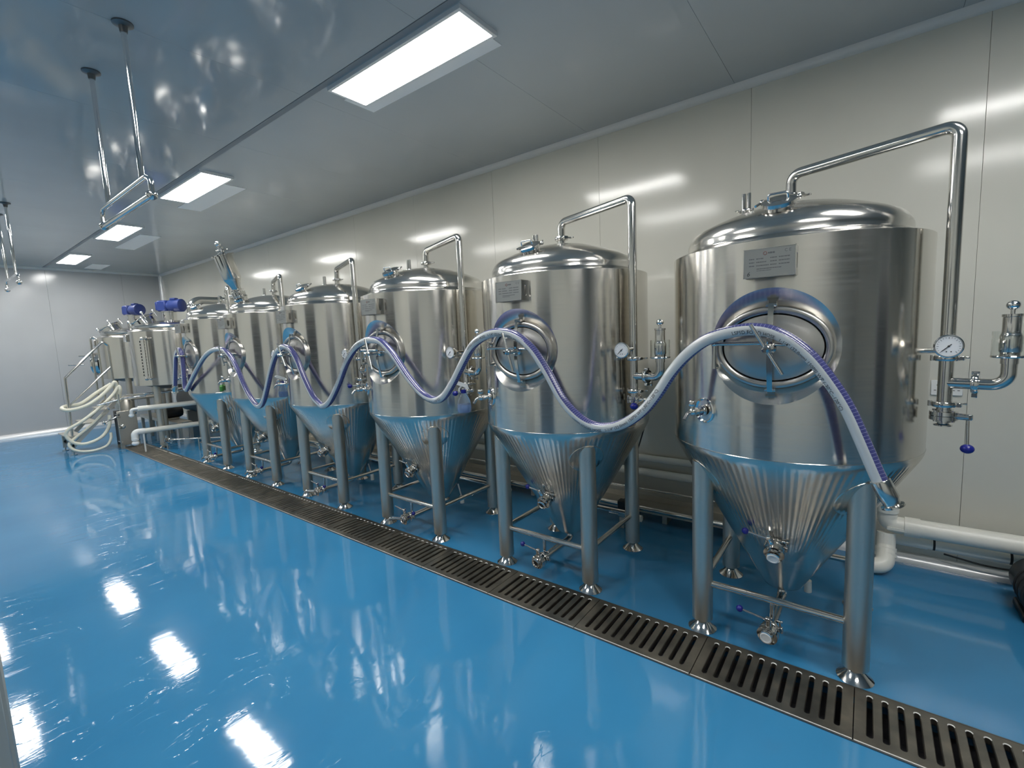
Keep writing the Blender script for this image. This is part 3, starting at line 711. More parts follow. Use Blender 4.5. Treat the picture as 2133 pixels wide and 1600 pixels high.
TL = ['farthest conical fermentation tank, next to the brewing vessels', 'second farthest conical fermentation tank, with a tilted hop hopper on its top', 'fourth conical fermentation tank from the front, third from the brewing vessels',
      'third conical fermentation tank from the front, with a spray bottle hung on it', 'second conical fermentation tank from the front', 'nearest and largest-looking conical fermentation tank at right, its plate marked 6']
for i in range(6):
    t = thing('fermentation_tank', 'stainless steel ' + TL[i], 'tank', (X0 + PITCH * i, Y0, 0), 0, 'conical fermentation tanks in a row')
    part('shell', t, shell_mesh, M_SHELL, 'shell')
    part('dome', t, dome_mesh, M_DOME, 'dome', 30)
    cn = part('cone', t, cone_mesh, M_CONE, 'cone', 50); part('weld_seam', cn, seam_mesh, M_DOME, 'seam')
    for sx in (-1, 1):
        for sy in (-1, 1):
            lg = part('leg', t, lambda: leg_mesh(sx, sy), M_LEG, f'leg{sx}{sy}'); part('foot', lg, lambda: foot_mesh(sx, sy), M_FIT, f'foot{sx}{sy}', 25); part('leg_pad', lg, lambda: pad_mesh(sx, sy), M_CONE, f'pad{sx}{sy}')
    for k, (a, b) in enumerate((((-.30, -.35), (.30, -.35)), ((-.30, .35), (.30, .35)), ((-.35, -.30), (-.35, .30)), ((.35, -.30), (.35, .30)))): part('stretcher', t, lambda: stretcher(a, b), M_PIPE, f'str{k}')
    mw = part('manway', t, dish_mesh, M_SHELL, 'dish', 60)
    part('door_ring', mw, ring_mesh, M_DOOR, 'ring'); part('door', mw, door_mesh, M_DOOR, 'door', 50); part('crossbar', mw, crossbar_mesh, M_FIT, 'cross'); part('hinge', mw, hinge_mesh, M_FIT, 'hinge')
    ang = [-.25, -.4, -.5, -.25, -.28, -.52][i]; part('clamp_handle', mw, lambda: handle_mesh(ang), M_FIT, f'hand{ang}')
    if i == 1: part('hopper_port', t, lambda: MB().lathe([(.07, -.01), (.07, .03), (.084, .032), (.084, .044), (0, .044)], 28, align(HP, HN)), M_FIT)
    else: h = part('top_hatch', t, hatch_mesh, M_FIT, 'hatch'); part('hatch_handle', h, hatch_handle, M_CHROME, 'hh')
    part('vent_stub', t, vent_mesh, M_FIT, 'vent')
    cp = part('cleaning_pipe', t, column_mesh, M_PIPE, 'col', 60)
    part('top_clamp', cp, lambda: clamp((0, 0, dz(0) + .045), (0, 0, 1), .028, (.9, -.5, 0), 1.15), M_FIT, 'cl0')
    part('pipe_clamp', cp, lambda: clamp((COLX, COLY, 1.525), (0, 0, 1), .027, (1, -.3, 0)), M_FIT, 'cl1')
    part('pipe_clamp', cp, lambda: clamp((COLX, COLY, 1.325), (0, 0, 1), .027, (1, -.3, 0)), M_FIT, 'cl2')
    part('branch_pipe', cp, branch_mesh, M_PIPE, 'branch', 60)
    part('branch_clamp', cp, lambda: clamp((COLX + .09, COLY - .0225, 1.418), (.97, -.243, 0), .025, (0, 0, -1)), M_FIT, 'cl3')
    gg = part('pressure_gauge', t, gauge_mesh, M_FIT, 'gauge'); part('dial', gg, dial_mesh, M_DIAL, 'dial'); part('needle', gg, needle_mesh, M_INK, 'needle')
    al = part('airlock', t, airlock_mesh, M_FIT, 'alk', 28); part('glass_cup', al, cup_mesh, M_GLASS, 'cup'); part('relief_ball', al, ball_mesh, M_CHROME, 'ball')
    # butterfly valve at the foot of the cleaning pipe, lever set differently on each tank
    VP = V((COLX, COLY, 1.275)); hd = V((.96, -.28, 0)); td = [V((-.5, -.8, -.2)), V((-.5, -.8, -.2)), V((-.6, -.78, -.05)), V((-.55, -.8, -.1)), V((-.1, -.98, -.15)), V((.02, -.05, -1))][i]
    sv = part('side_valve', t, lambda: (lambda m_: m_.lathe([(.020, .026), (.020, .036), (.032, .040), (.032, .045), (.018, .045)], 24, align(VP, (0, 0, -1))))(butterfly(VP, (0, 0, 1), hd)), M_FIT, 'sv')
    mb_, e_ = lever(VP, hd, td, .135, True); part('valve_lever', sv, lambda: mb_, M_FIT); part('knob', sv, lambda: MB().sphere(e_, .0235, 20, .85), M_BLUE, None, label='blue ball knob')
    part('sample_recess', t, sample_cup, M_CHROME, 'scup'); part('sample_tap', t, sample_mesh, M_FIT, 'samp')
    cv = part('cone_valve', t, conevalve_mesh, M_FIT, 'cv'); e = CV0 + CVD * .055
    part('port_collar', cv, lambda: MB().lathe([(.02, .0), (.085, .0), (.088, .004), (.084, .008), (.03, .008)], 36, align(CV0 + V((0, .015, .012)), V((0, -.87, -.5)))), M_DARKST, 'pcol')
    ch = V((-.28, -.25, .93)); mb2, e2 = lever(e, ch, (-.96, .1, .1), .115, True); part('valve_lever', cv, lambda: mb2, M_FIT)
    if i >= 4: part('knob', cv, lambda: MB().sphere(e2, .0175, 18), M_BLUE, None, label='blue ball knob')
    if i == 5: part('end_cap', cv, lambda: face_mesh(e, CVD, .046), M_CAP, None, label='white end cap')
    else: part('port_bore', cv, lambda: MB().lathe([(0, 0), (.019, 0), (.019, .002), (0, .002)], 20, align(e + CVD * .036, CVD)), M_BLACK, 'bore1')
    ov = part('outlet_valve', t, outlet_mesh, M_FIT, 'ov'); mb3, e3 = lever(BV, (0, -.1, 1), (-.98, .06, .10), .135, True)
    part('valve_lever', ov, lambda: mb3, M_FIT)
    if i >= 4: part('knob', ov, lambda: MB().sphere(e3, .0175, 18), M_BLUE, None, label='blue ball knob')
    else: part('knob', ov, lambda: MB().sphere(BV + V((.085, .02, .06)), .017, 16), M_BLUE, 'knb3', label='blue ball knob')
    if i == 5: part('end_cap', ov, lambda: face_mesh(BV, BVD, .035), M_CAP, None, label='white end cap')
    else: part('port_bore', ov, lambda: MB().lathe([(0, 0), (.019, 0), (.019, .002), (0, .002)], 20, align(BV + BVD * .03, BVD)), M_BLACK, 'bore2')
    if i <= 3: part('side_spout', ov, lambda: MB().cyl(BV, BV + V((-.13, -.05, -.005)), .013, 14).cyl(BV + V((-.13, -.05, -.005)), BV + V((-.137, -.053, -.005)), .019, 14).tube(fillet([BV + V((-.12, -.045, 0)), BV + V((-.15, -.058, -.005)), BV + V((-.185, -.07, -.04))], .01, 4), .007, 10), M_CHROME, 'spout')
    part('drain_plug', t, plug_mesh, M_PVC, 'plug')
    for sd in (-1, 1): part('bracket_cheek', t, lambda: bracket_mesh(sd), M_FIT, f'brk{sd}', 20)
    npl = part('nameplate', t, plate_mesh, M_PLATE, 'npl', 20); part('plate_rim', npl, plate_rim, M_FIT, 'nrim', 20); part('etched_lines', npl, etch_mesh, M_ETCH, 'etch', 20)
    part('conformity_mark', npl, lambda: text_mesh('ce', 'C E', .017, M_ETCH, lambda x, y: V((.058 + x, -.6484, 2.004 + y)), .024), M_ETCH, 'ce')
    part('red_mark', npl, lambda: MB().torus((-.015, -.6483, 2.006), .0065, .002, (0, 1, 0), 16, 5), M_ETCHRED, 'redm')
    if i == 5: part('number_six', npl, lambda: text_mesh('six', '6', .026, M_INK, lambda x, y: V((-.086 + x + y * .25, -.6486, 1.914 + y))), M_INK, label='black handwritten number 6')

# ================================================================== THE LONG HOSE
HZ = [(-0.037, 1.155), (0.06, 1.40), (0.15, 1.60), (0.235, 1.685), (0.31, 1.61), (0.30, 1.372), (0.275, 1.185), (0.33, 1.127), (0.473, 1.213), (0.789, 1.413), (1.074, 1.57), (1.324, 1.652), (1.545, 1.673), (1.719, 1.654), (1.882, 1.568), (2.014, 1.43), (2.155, 1.24), (2.302, 1.099), (2.436, 1.032), (2.56, 1.081), (2.68, 1.233), (2.819, 1.441), (2.954, 1.6), (3.066, 1.662), (3.146, 1.675), (3.253, 1.645), (3.355, 1.551), (3.472, 1.357), (3.592, 1.2), (3.706, 1.128), (3.77, 1.118), (3.881, 1.17), (4.036, 1.329), (4.188, 1.521), (4.331, 1.643), (4.451, 1.693), (4.569, 1.706), (4.691, 1.684), (4.828, 1.58), (4.981, 1.415), (5.131, 1.292), (5.256, 1.252), (5.358, 1.285), (5.462, 1.392), (5.564, 1.527), (5.66, 1.64), (5.77, 1.7), (5.892, 1.721), (6.024, 1.693), (6.146, 1.602), (6.244, 1.472), (6.339, 1.318), (6.432, 1.225), (6.523, 1.177), (6.618, 1.169), (6.726, 1.202), (6.834, 1.28), (6.911, 1.372), (6.985, 1.485), (7.055, 1.568), (7.134, 1.632), (7.209, 1.663), (7.29, 1.68), (7.359, 1.682), (7.425, 1.667), (7.498, 1.623), (7.569, 1.555), (7.639, 1.455), (7.698, 1.349), (7.749, 1.224), (7.8, 1.091), (7.824, 1.036)]
HY = -.273
HR = .0285
hp = spline([(x, HY + (-.02 if k < 3 else 0), z) for k, (x, z) in enumerate(HZ)], 6)
WD = V((-.5, -.75, -.35)).normalized()
arc = [0.0]
for a, b in zip(hp, hp[1:]): arc.append(arc[-1] + (b - a).length)
def hframe(k):
    T = (hp[min(k + 1, len(hp) - 1)] - hp[max(k - 1, 0)]).normalized(); x = (WD - T * WD.dot(T)).normalized(); return T, x, T.cross(x)
def hose_mesh():
    n = 28; vs = []; fs = []; uvs = []
    for k, p in enumerate(hp):
        T, x, y = hframe(k)
        for q in range(n + 1):
            a = 2 * pi * q / n - pi; vs.append(p + (x * cos(a) + y * sin(a)) * HR)
    for k in range(len(hp) - 1):
        for q in range(n): fs.append((k * (n + 1) + q, k * (n + 1) + q + 1, (k + 1) * (n + 1) + q + 1, (k + 1) * (n + 1) + q))
    me = bpy.data.meshes.new('hose'); me.from_pydata(vs, [], fs); me.materials.append(M_HOSE); uvl = me.uv_layers.new(name='UVMap')
    for poly in me.polygons:
        for li in poly.loop_indices:
            vi = me.loops[li].vertex_index; uvl.data[li].uv = (arc[vi // (n + 1)], (vi % (n + 1)) / n)
    me.update(); me.shade_smooth(); return me
ht = thing('transfer_hose', 'long violet and white braided food hose draped in waves over the tank door handles', 'hose', (0, 0, 0))
part('hose_wall', ht, hose_mesh, M_HOSE)
def hat(s):
    lo = 0
    for k in range(len(arc) - 1):
        if arc[k + 1] >= s: lo = k; break
    else: lo = len(arc) - 2
    t = max(0, min(1, (s - arc[lo]) / max(1e-6, arc[lo + 1] - arc[lo]))); p = hp[lo].lerp(hp[lo + 1], t)
    T0, x0, y0 = hframe(lo); T1, x1, y1 = hframe(lo + 1); return p, x0.lerp(x1, t).normalized(), y0.lerp(y1, t).normalized()
def s_of(x):   # arc length where the hose passes X (search from the right end)
    for k in range(len(hp) - 1, -1, -1):
        if hp[k].x <= x: return arc[k]
    return 0
TXT = 'LSFSD FOOD HOSE   1-1/4" (32.0mm) 150PSI WP (-30\u00b0C~120\u00b0C)'
s6 = s_of(7.27); s5 = s_of(6.44); LT = s_of(7.702) - s6
def hwarp(s0):
    def f(x, y):
        p, ex, ey = hat(s0 + x); a = -(y - .0085) / HR
        # letters run along the hose; their top points to the upper violet edge
        return p + (ex * cos(a) + ey * sin(a)) * (HR + .0012)
    return f
for s0 in (s6, s5, s5 - (s6 - s5), s5 - 2 * (s6 - s5), s5 - 3 * (s6 - s5)):
    part('hose_lettering', ht, lambda: text_mesh('lettering', TXT, .0235, M_INK, hwarp(s0), LT), M_INK)
d_end = (hp[-1] - hp[-4]).normalized(); d_st = (hp[0] - hp[3]).normalized()
for p, d in ((hp[-1], d_end), (hp[0], d_st)):
    part('end_ferrule', ht, lambda: MB().lathe([(0, -.03), (.0335, -.03), (.036, -.026), (.036, .045), (.031, .055), (.030, .070), (.040, .074), (.041, .082), (.027, .083), (.025, .03), (0, .03)], 28, align(p, d)), M_PIPE)

# ================================================================== HOP HOPPER on the second farthest tank
hb = V((X0 + PITCH, Y0, 0)) + HP + HN * .044
hpt = thing('hop_hopper', 'tilted polished steel hopper with a narrow neck on a tank top', 'hopper', tuple(hb))
HD = (V((1.762, -.205, 2.83)) - V((1.762, -.043, 2.30))).normalized()
Mh = align((0, 0, 0), HD)
part('lower_valve', hpt, lambda: (lambda a, b: a.add(b.v, b.f))(MB().lathe([(0, 0), (.075, 0), (.075, .012), (.052, .016), (.052, .03), (.078, .034), (.078, .07), (.052, .074), (.052, .085), (.07, .088), (.07, .10), (0, .10)], 28, Mh), clamp(Mh @ V((0, 0, .022)), HD, .055, (1, 0, 0))), M_FIT)
part('valve_lever', hpt, lambda: MB().cyl(Mh @ V((-.07, 0, .052)), Mh @ V((-.20, -.02, .045)), .007, 10).sphere(Mh @ V((-.2, -.02, .045)), .016, 12), M_FIT)
part('vessel', hpt, lambda: MB().lathe([(0, .10), (.05, .10), (.055, .14), (.094, .225), (.098, .235), (.098, .50), (.092, .505), (0, .505)], 40, Mh), M_PIPE)
part('lid', hpt, lambda: (lambda a, b: a.add(b.v, b.f))(MB().lathe([(0, .50), (.122, .50), (.122, .512), (.09, .516), (.04, .53), (.03, .56), (.03, .575), (0, .575)], 36, Mh), clamp(Mh @ V((0, 0, .562)), HD, .03, (1, .2, 0))), M_FIT)
part('relief_valve', hpt, lambda: MB().cyl(Mh @ V((0, 0, .57)), Mh @ V((0, 0, .61)), .018, 14).sphere(Mh @ V((0, 0, .635)), .032, 18).cyl(Mh @ V((-.05, 0, .59)), Mh @ V((.07, 0, .585)), .012, 10), M_CHROME)

# ================================================================== BREWING VESSELS
RB = .62
def vessel(ax, ay, label, ztop, zbot, mot_rot, mirror, lift):
    t = thing('brewing_vessel', label, 'brewing vessel', (ax, ay, 0), 0, 'brewing vessels with blue motors')
    part('shell', t, lambda: MB().lathe([(.50, zbot - .012), (RB, zbot), (RB, ztop), (RB - .006, ztop + .006)], 96), M_SHELL, None, 30)
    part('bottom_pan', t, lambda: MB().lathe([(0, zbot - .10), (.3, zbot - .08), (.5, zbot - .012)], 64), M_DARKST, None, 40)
    part('dome', t, lambda: MB().lathe([(RB - .006, ztop + .006), (RB - .03, ztop + .018), (.545, ztop + .04), (.535, ztop + .05), (.545, ztop + .065), (.548, ztop + .08), (.53, ztop + .105), (.47, ztop + .13), (.30, ztop + .17), (.12, ztop + .195), (0, ztop + .20)], 96), M_DOME, None, 30)
    zt = ztop + .16
    sh = .13 + lift
    part('motor_stand', t, lambda: MB().lathe([(.10, zt), (.10, zt + sh), (.13, zt + sh + .005), (.13, zt + sh + .02), (0, zt + sh + .02)], 28), M_FIT)
    dv = V((cos(mot_rot), sin(mot_rot), 0)); c = V((0, 0, zt + sh + .115)); Mm = align(c - dv * .02, dv)
    mo = part('gear_motor', t, lambda: MB().box((0, 0, -.06), (.19, .19, .17), Mm, ch=.02).box((0, 0, -.16), (.15, .15, .05), Mm, ch=.012), M_MOTOR)
    part('motor_drum', mo, lambda: MB().lathe([(0, .02), (.085, .02), (.10, .05), (.105, .06), (.105, .20), (.112, .205), (.112, .26), (.09, .275), (0, .275)], 26, Mm), M_MOTOR)
    part('terminal_box', mo, lambda: MB().box((.0, .115, .12), (.09, .035, .10), Mm, ch=.008), M_MOTOR)
    # tilted inspection hatch on the dome
    hn = V((-.30, -.45, 1)).normalized(); hq = V((-.20, -.30, ztop + .13)); Mq = align(hq, hn)
    ha = part('inspection_hatch', t, lambda: MB().lathe([(.17, -.06), (.17, .09), (.19, .092), (.195, .10), (.195, .118), (.16, .128), (0, .135)], 40, Mq), M_FIT, None, 28)
    for a in (.5, 1.9, 3.4, 4.7): part('hatch_knob', ha, lambda: MB().cyl(Mq @ V((.205 * cos(a), .205 * sin(a), .06)), Mq @ V((.205 * cos(a), .205 * sin(a), .16)), .009, 10).sphere(Mq @ V((.205 * cos(a), .205 * sin(a), .17)), .026, 12), M_CHROME)
    for k in range(4):
        a = k * pi / 2 + (radians(-65.8) if not mirror else pi / 4 + .1); lr = .46 if mirror else .41
        lx, ly = lr * cos(a), lr * sin(a)
        lg = part('leg', t, lambda: MB().cyl((lx, ly, .05), (lx, ly, zbot - .01), .05, 24), M_LEG); part('foot', lg, lambda: MB().lathe([(0, 0), (.07, 0), (.07, .004), (.03, .035), (.025, .055), (0, .055)], 24, Matrix.Translation((lx, ly, 0))), M_FIT)
    part('plate_bracket', t, lambda: MB().box((-.13, -RB - .005, ztop - .10), (.16, .05, .12), ch=.003), M_FIT)
    return t
va = vessel(-2.05, .36, 'steel brewing vessel with a sight tube, nearer of the two beside the tanks', 2.0, 1.10, .6, False, .04)
vb = vessel(-4.2, .36, 'steel brewing vessel behind the step ladder, by the far wall', 1.96, 1.16, .3, True, .14)
SD = V((.575, -.818, 0)); SP = SD * (RB + .05)
def sight():
    mb = MB(); tx = SD.cross(V((0, 0, 1)))
    for z in (1.22, 1.88):
        c = SP + V((0, 0, z)); mb.cyl(c - SD * .10, c, .014, 12).sphere(c, .030, 14).cyl(c - tx * .09, c + tx * .02, .013, 10)
    return mb.tube([SP + V((0, 0, 1.22)), SP + V((0, 0, 1.24))], .024, 14)
sg = part('sight_fittings', va, sight, M_FIT)
part('sight_tube', sg, lambda: MB().cyl(SP + V((0, 0, 1.24)), SP + V((0, 0, 1.86)), .020, 16), M_GLASS)
part('tube_cover', sg, lambda: MB().box((0, 0, 0), (.045, .012, .62), Matrix.Translation(SP + V((.035, -.005, 1.55))) @ Matrix.Rotation(.61, 4, 'Z')), M_FIT)
for k in range(12): part('scale_mark', sg, lambda: MB().box((0, 0, 0), (.014, .006, .030), Matrix.Translation(SP + V((-.045, -.02, 1.28 + .05 * k))) @ Matrix.Rotation(.61, 4, 'Z')), M_INK, None)
part('side_manway', vb, lambda: MB().lathe([(.20, 0), (.20, .08), (.23, .085), (.23, .11), (0, .13)], 36, align((-.35, -.50, 1.45), (-.57, -.82, 0))).cyl((-.55, -.75, 1.45), (-.75, -.95, 1.45), .012, 10).cyl((-.5, -.62, 1.62), (-.72, -.78, 1.62), .014, 10), M_FIT)
# vapour pipe toward the back wall
vp = thing('vapour_pipe', 'thick bent steel vapour pipe from the brewing vessel to the back wall', 'pipe', (-1.62, .55, 2.1))
part('pipe_run', vp, lambda: MB().tube(fillet([(0, 0, -.02), (0, 0, .42), (0, .93, .42)], .16, 10), .065, 28), M_PIPE, None, 60)
part('pipe_flange', vp, lambda: MB().lathe([(.06, -.015), (.09, -.015), (.09, .015), (.06, .015)], 28, align((0, .47, .42), (0, 1, 0))), M_FIT)

# -------- skid under the vessels
sk = thing('skid_frame', 'low stainless pipe skid under the brewing vessels', 'skid frame', (-3.35, .5, 0))
for k, (z, y) in enumerate(((.30, -.14), (.30, .03))):
    part('skid_beam', sk, lambda: MB().box((.0, y, z), (2.3, .06, .05), ch=.004), M_LEG)
for x in (-1.1, 0, 1.1):
    for y in (-.14, .03): part('skid_leg', sk, lambda: MB().box((x, y, .14), (.05, .05, .28)), M_LEG)
part('skid_deck', sk, lambda: MB().box((0, -.055, .331), (2.2, .24, .012)), M_LEG)
tag(part('hot_pipe', None, lambda: MB().tube(fillet([(-2.75, -.28, .90), (-2.1, -.12, .94), (-2.0, .4, .95), (-1.95, 1.1, .95)], .08, 6), .018, 12), M_PIPE), 'thin polished steel pipe running behind the near brewing vessel leg', 'pipe')
pmp = thing('wort_pump', 'dark pump with steel head on the skid under the brewing vessels', 'pump', (-3.05, .36, .337))
part('pump_motor', pmp, lambda: MB().lathe([(0, 0), (.10, 0), (.11, .02), (.11, .26), (.09, .3), (0, .3)], 24, align((0, 0, .12), (0, 1, 0))), M_BLACK)
part('pump_head', pmp, lambda: MB().lathe([(0, -.1), (.09, -.1), (.1, -.08), (.1, -.02), (0, 0)], 24, align((0, 0, .12), (0, 1, 0))).cyl((0, -.06, .12), (0, -.06, .28), .025, 14), M_FIT)
part('pump_base', pmp, lambda: MB().box((0, .10, .008), (.2, .26, .016)), M_LEG)

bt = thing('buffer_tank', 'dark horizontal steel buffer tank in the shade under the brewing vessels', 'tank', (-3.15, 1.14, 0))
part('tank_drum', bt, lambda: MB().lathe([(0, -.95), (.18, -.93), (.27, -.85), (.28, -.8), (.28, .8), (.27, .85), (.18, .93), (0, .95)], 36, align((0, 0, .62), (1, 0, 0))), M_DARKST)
for x in (-.6, .6): part('saddle', bt, lambda: MB().box((x, 0, .18), (.08, .36, .36)), M_LEG)
# -------- insulated white pipes to the drain
def wpipe(name, label, pts, r, extra):
    t = thing(name, label, 'pipe', (-1.775, 0, 0)); part('pipe_run', t, lambda: MB().tube(fillet(pts, .05, 6), r, 22), M_PVC, None, 60)
    extra(t); return t
wpipe('white_pipe', 'upper white insulated pipe under the near brewing vessel', [(0, -.335, .735), (0, 1.35, .70)], .042,
      lambda t: part('pipe_elbow', t, lambda: MB().tube(fillet([(0, -.33, .735), (0, -.42, .735), (-.02, -.42, .63), (-.10, -.42, .63)], .03, 6), .024, 16).sphere((-.02, -.42, .64), .034, 16), M_WHITE))
wpipe('white_pipe', 'lower white insulated pipe ending in an elbow over the drain grate', [(0, -.30, .355), (0, 1.35, .31)], .043,
      lambda t: (part('pipe_elbow', t, lambda: MB().tube(fillet([(0, -.28, .355), (0, -.42, .36), (0, -.42, .22)], .05, 7), .047, 20).sphere((0, -.42, .25), .05, 18, .7).sphere((0, -.42, .175), .052, 18, .8), M_WHITE),
                 part('pipe_support', t, lambda: MB().cyl((0, -.30, .006), (0, -.30, .33), .013, 12), M_WHITE)))
dp = thing('drain_pipe', 'thin polished pipe with small valves low beside the near brewing vessel', 'pipe', (-1.42, 0, 0))
part('pipe_run', dp, lambda: MB().tube(fillet([(-.2, -.02, .16), (.35, .25, .19), (1.0, .45, .24), (1.15, .5, .36)], .06, 6), .014, 12), M_PIPE)
part('valve_body', dp, lambda: (lambda a, b: a.add(b.v, b.f))(butterfly((-.22, -.03, .155), (.9, .4, 0), (0, 0, 1)), clamp((-.14, 0, .162), (.9, .4, 0), .026)), M_FIT)
part('tap', dp, lambda: MB().cyl((1.15, .5, .35), (1.1, .42, .42), .016, 10).sphere((1.09, .41, .43), .035, 14), M_CHROME)
for q in ((.35, .25, .19), (-.22, -.03, .14)): part('pipe_stand', dp, lambda: MB().cyl((q[0], q[1], 0), q, .01, 8), M_LEG)

# -------- plate heat exchanger beside the drain end
hx = thing('heat_exchanger', 'steel plate heat exchanger block standing at the far end of the drain', 'heat exchanger', (-2.58, -.33, 0))
part('front_plate', hx, lambda: MB().box((.10, 0, .36), (.03, .27, .60), ch=.006), M_LEG)
part('back_plate', hx, lambda: MB().box((-.10, 0, .36), (.03, .27, .60), ch=.006), M_DARKST)
for k in range(6): part('heat_plate', hx, lambda: MB().box((-.07 + .028 * k, 0, .37), (.012, .25, .54)), M_DARKST, 'x' if False else None)
for y in (-.12, .12):
    for z in (.12, .6): part('tie_bolt', hx, lambda: MB().cyl((-.12, y, z), (.14, y, z), .011, 10).cyl((.115, y, z), (.13, y, z), .02, 6), M_CHROME)
for x in (-.10, .10):
    for y in (-.11, .11): part('stand_foot', hx, lambda: MB().box((x, y, .03), (.04, .05, .06)), M_LEG)
part('top_cylinder', hx, lambda: MB().lathe([(0, .64), (.085, .64), (.085, .80), (.06, .84), (0, .86)], 26, Matrix.Translation((.0, .04, 0))), M_LEG)
part('pipe_manifold', hx, lambda: MB().tube(fillet([(.11, -.10, .56), (.2, -.16, .58), (.2, -.36, .50)], .03, 5), .014, 12).tube([(.0, -.35, .80), (.05, .0, .87), (.12, .3, .88)], .016, 12).cyl((.1, -.08, .66), (.1, -.08, .95), .013, 10).cyl((-.05, -.2, .70), (.12, -.24, .74), .015, 10), M_CHROME)
part('hose_clamp', hx, lambda: clamp((.2, -.33, .51), (0, -1, -.3), .02), M_FIT)
part('side_valve', hx, lambda: butterfly((.18, -.10, .40), (.3, -.9, -.6), (1, 0, 0)), M_FIT)

# -------- step ladder with handrails
SXa, SXb = -3.38, -2.73
st = thing('step_ladder', 'stainless step ladder with a slanted handrail leading up between the brewing vessels', 'step ladder', (-3.05, -.7, 0))
o_ = V((3.05, .7, 0))
def W(x, y, z): return tuple(V((x, y, z)) + o_)
for x in (SXa, SXb):
    lg = part('leg', st, lambda: MB().box(W(x, -1.035, .185), (.05, .05, .27), ch=.004), M_LEG); part('foot', lg, lambda: MB().cyl(W(x, -1.035, 0), W(x, -1.035, .012), .045, 16).cyl(W(x, -1.035, .01), W(x, -1.035, .06), .012, 10), M_FIT)
    part('stringer', st, lambda: MB().add(*bar([W(x, -1.03, .14), W(x, -.42, .80)], .05, .06)), M_LEG)
    part('rear_leg', st, lambda: MB().box(W(x, .22, .40), (.05, .05, .80), ch=.004), M_LEG)
for k, (y, z) in enumerate(((-1.0, .315), (-.76, .50), (-.52, .70))): part('tread', st, lambda: MB().box(W((SXa + SXb) / 2, y, z), (SXb - SXa - .02, .20, .022), ch=.003), M_LEG)
part('platform', st, lambda: MB().box(W((SXa + SXb) / 2, -.08, .82), (SXb - SXa, .70, .03), ch=.003), M_LEG)
hr = part('handrail', st, lambda: MB().tube(fillet([W(SXb, -1.02, .16), W(SXb, -1.005, 1.29), W(SXb, -.47, 1.87), W(SXb, -.40, 1.80), W(SXb, -.395, .83)], [.03, .05, .05], 6), .019, 14), M_PIPE)
part('mid_rail', hr, lambda: MB().cyl(W(SXb, -1.0, .83), W(SXb, -.40, 1.43), .014, 10), M_PIPE)
part('grab_post', st, lambda: MB().tube(fillet([W(SXa, -.50, .83), W(SXa, -.50, 1.95), W(SXa + .05, -.42, 1.95), W(SXa + .05, -.42, .83)], .04, 5), .017, 12), M_PIPE)

# -------- cream hoses coiled on the ladder
def px_hose(label, pts, r):
    t = tag(part('coiled_hose', None, lambda: MB().tube(spline(pts, 6), r, 14), M_CREAM, None, 60), label, 'hose', 'cream hoses hung on the step ladder'); return t
XH = -2.66
px_hose('cream hose looped over the handrail post of the ladder, upper coil', [(XH - .05, -.36, .78), (XH, -.37, 1.05), (XH + .03, -.40, 1.16), (XH + .02, -.45, 1.10), (XH + .03, -.62, .93), (XH + .02, -.82, .80), (XH - .01, -1.02, .76), (XH - .10, -1.09, .79), (XH - .14, -1.04, .82), (XH - .12, -.85, .84), (XH - .13, -.62, 1.00), (XH - .11, -.42, 1.13)], .029)
px_hose('cream hose sagging in a wide loop in front of the ladder steps', [(XH - .03, -.36, .86), (XH + .03, -.34, 1.02), (XH + .02, -.36, 1.08), (XH + .02, -.44, .95), (XH + .03, -.65, .74), (XH + .03, -.9, .55), (XH, -1.06, .45), (XH - .02, -1.10, .35), (XH, -1.03, .22), (XH + .02, -.88, .17), (XH + .03, -.68, .24), (XH + .03, -.56, .40), (XH + .03, -.53, .60)], .026)
px_hose('cream hose whose lowest loop almost touches the floor before the ladder', [(XH - .02, -.62, .62), (XH - .02, -.8, .44), (XH - .03, -.98, .30), (XH - .02, -1.08, .20), (XH, -1.04, .10), (XH + .02, -.92, .045), (XH + .05, -.76, .04), (XH + .06, -.62, .09), (XH + .06, -.56, .20), (XH + .05, -.55, .30)], .021)

# ================================================================== PIPES ALONG THE BACK WALL
def run(name, label, pts, r, mt, rad=.05, cat='pipe'):
    return tag(part(name, None, lambda: MB().tube(fillet(pts, rad, 7), r, 24), mt, None, 60), label, cat)
run('plastic_pipe', 'upper of two white plastic pipes low on the back wall behind the tanks', [(-.5, 1.49, .505), (7.70, 1.49, .505)], .030, M_PVC)
run('plastic_pipe', 'lower of two white plastic pipes low on the back wall behind the tanks', [(-.5, 1.485, .37), (7.70, 1.485, .37)], .036, M_PVC)
tr = thing('pipe_tray', 'long wet stainless tray running along the wall behind the tanks', 'tray', (3.4, 1.33, 0))
part('tray_body', tr, lambda: MB().box((0, 0, .125), (8.2, .17, .012)).box((0, -.085, .105), (8.2, .006, .055)).box((0, .085, .15), (8.2, .006, .06)), M_LEG)
for x in (-4, -2.6, -1.2, .2, 1.6, 3.0, 4.05): part('tray_foot', tr, lambda: MB().box((x, 0, .06), (.04, .12, .12)), M_LEG)
run('supply_pipe', 'thin stainless supply pipe above the tray behind the tanks', [(-.8, 1.40, .235), (7.6, 1.40, .235)], .012, M_PIPE)
run('return_pipe', 'stainless pipe low behind the tanks in front of the tray', [(-.8, 1.16, .15), (7.2, 1.16, .15)], .020, M_PIPE)
SL = ['farthest fermentation tank', 'second farthest fermentation tank', 'fourth tank from the front', 'third tank from the front', 'second tank from the front', 'nearest tank']
for k in range(6):
    xs = X0 + PITCH * k + .1
    tag(part('pipe_saddle', None, lambda: MB().box((xs, 1.16, .064), (.03, .05, .128)).torus((xs, 1.16, .15), .022, .004, (1, 0, 0), 14, 6), M_LEG), 'small steel saddle under the low pipe behind the ' + SL[k], 'pipe saddle', 'pipe saddles behind the tanks')
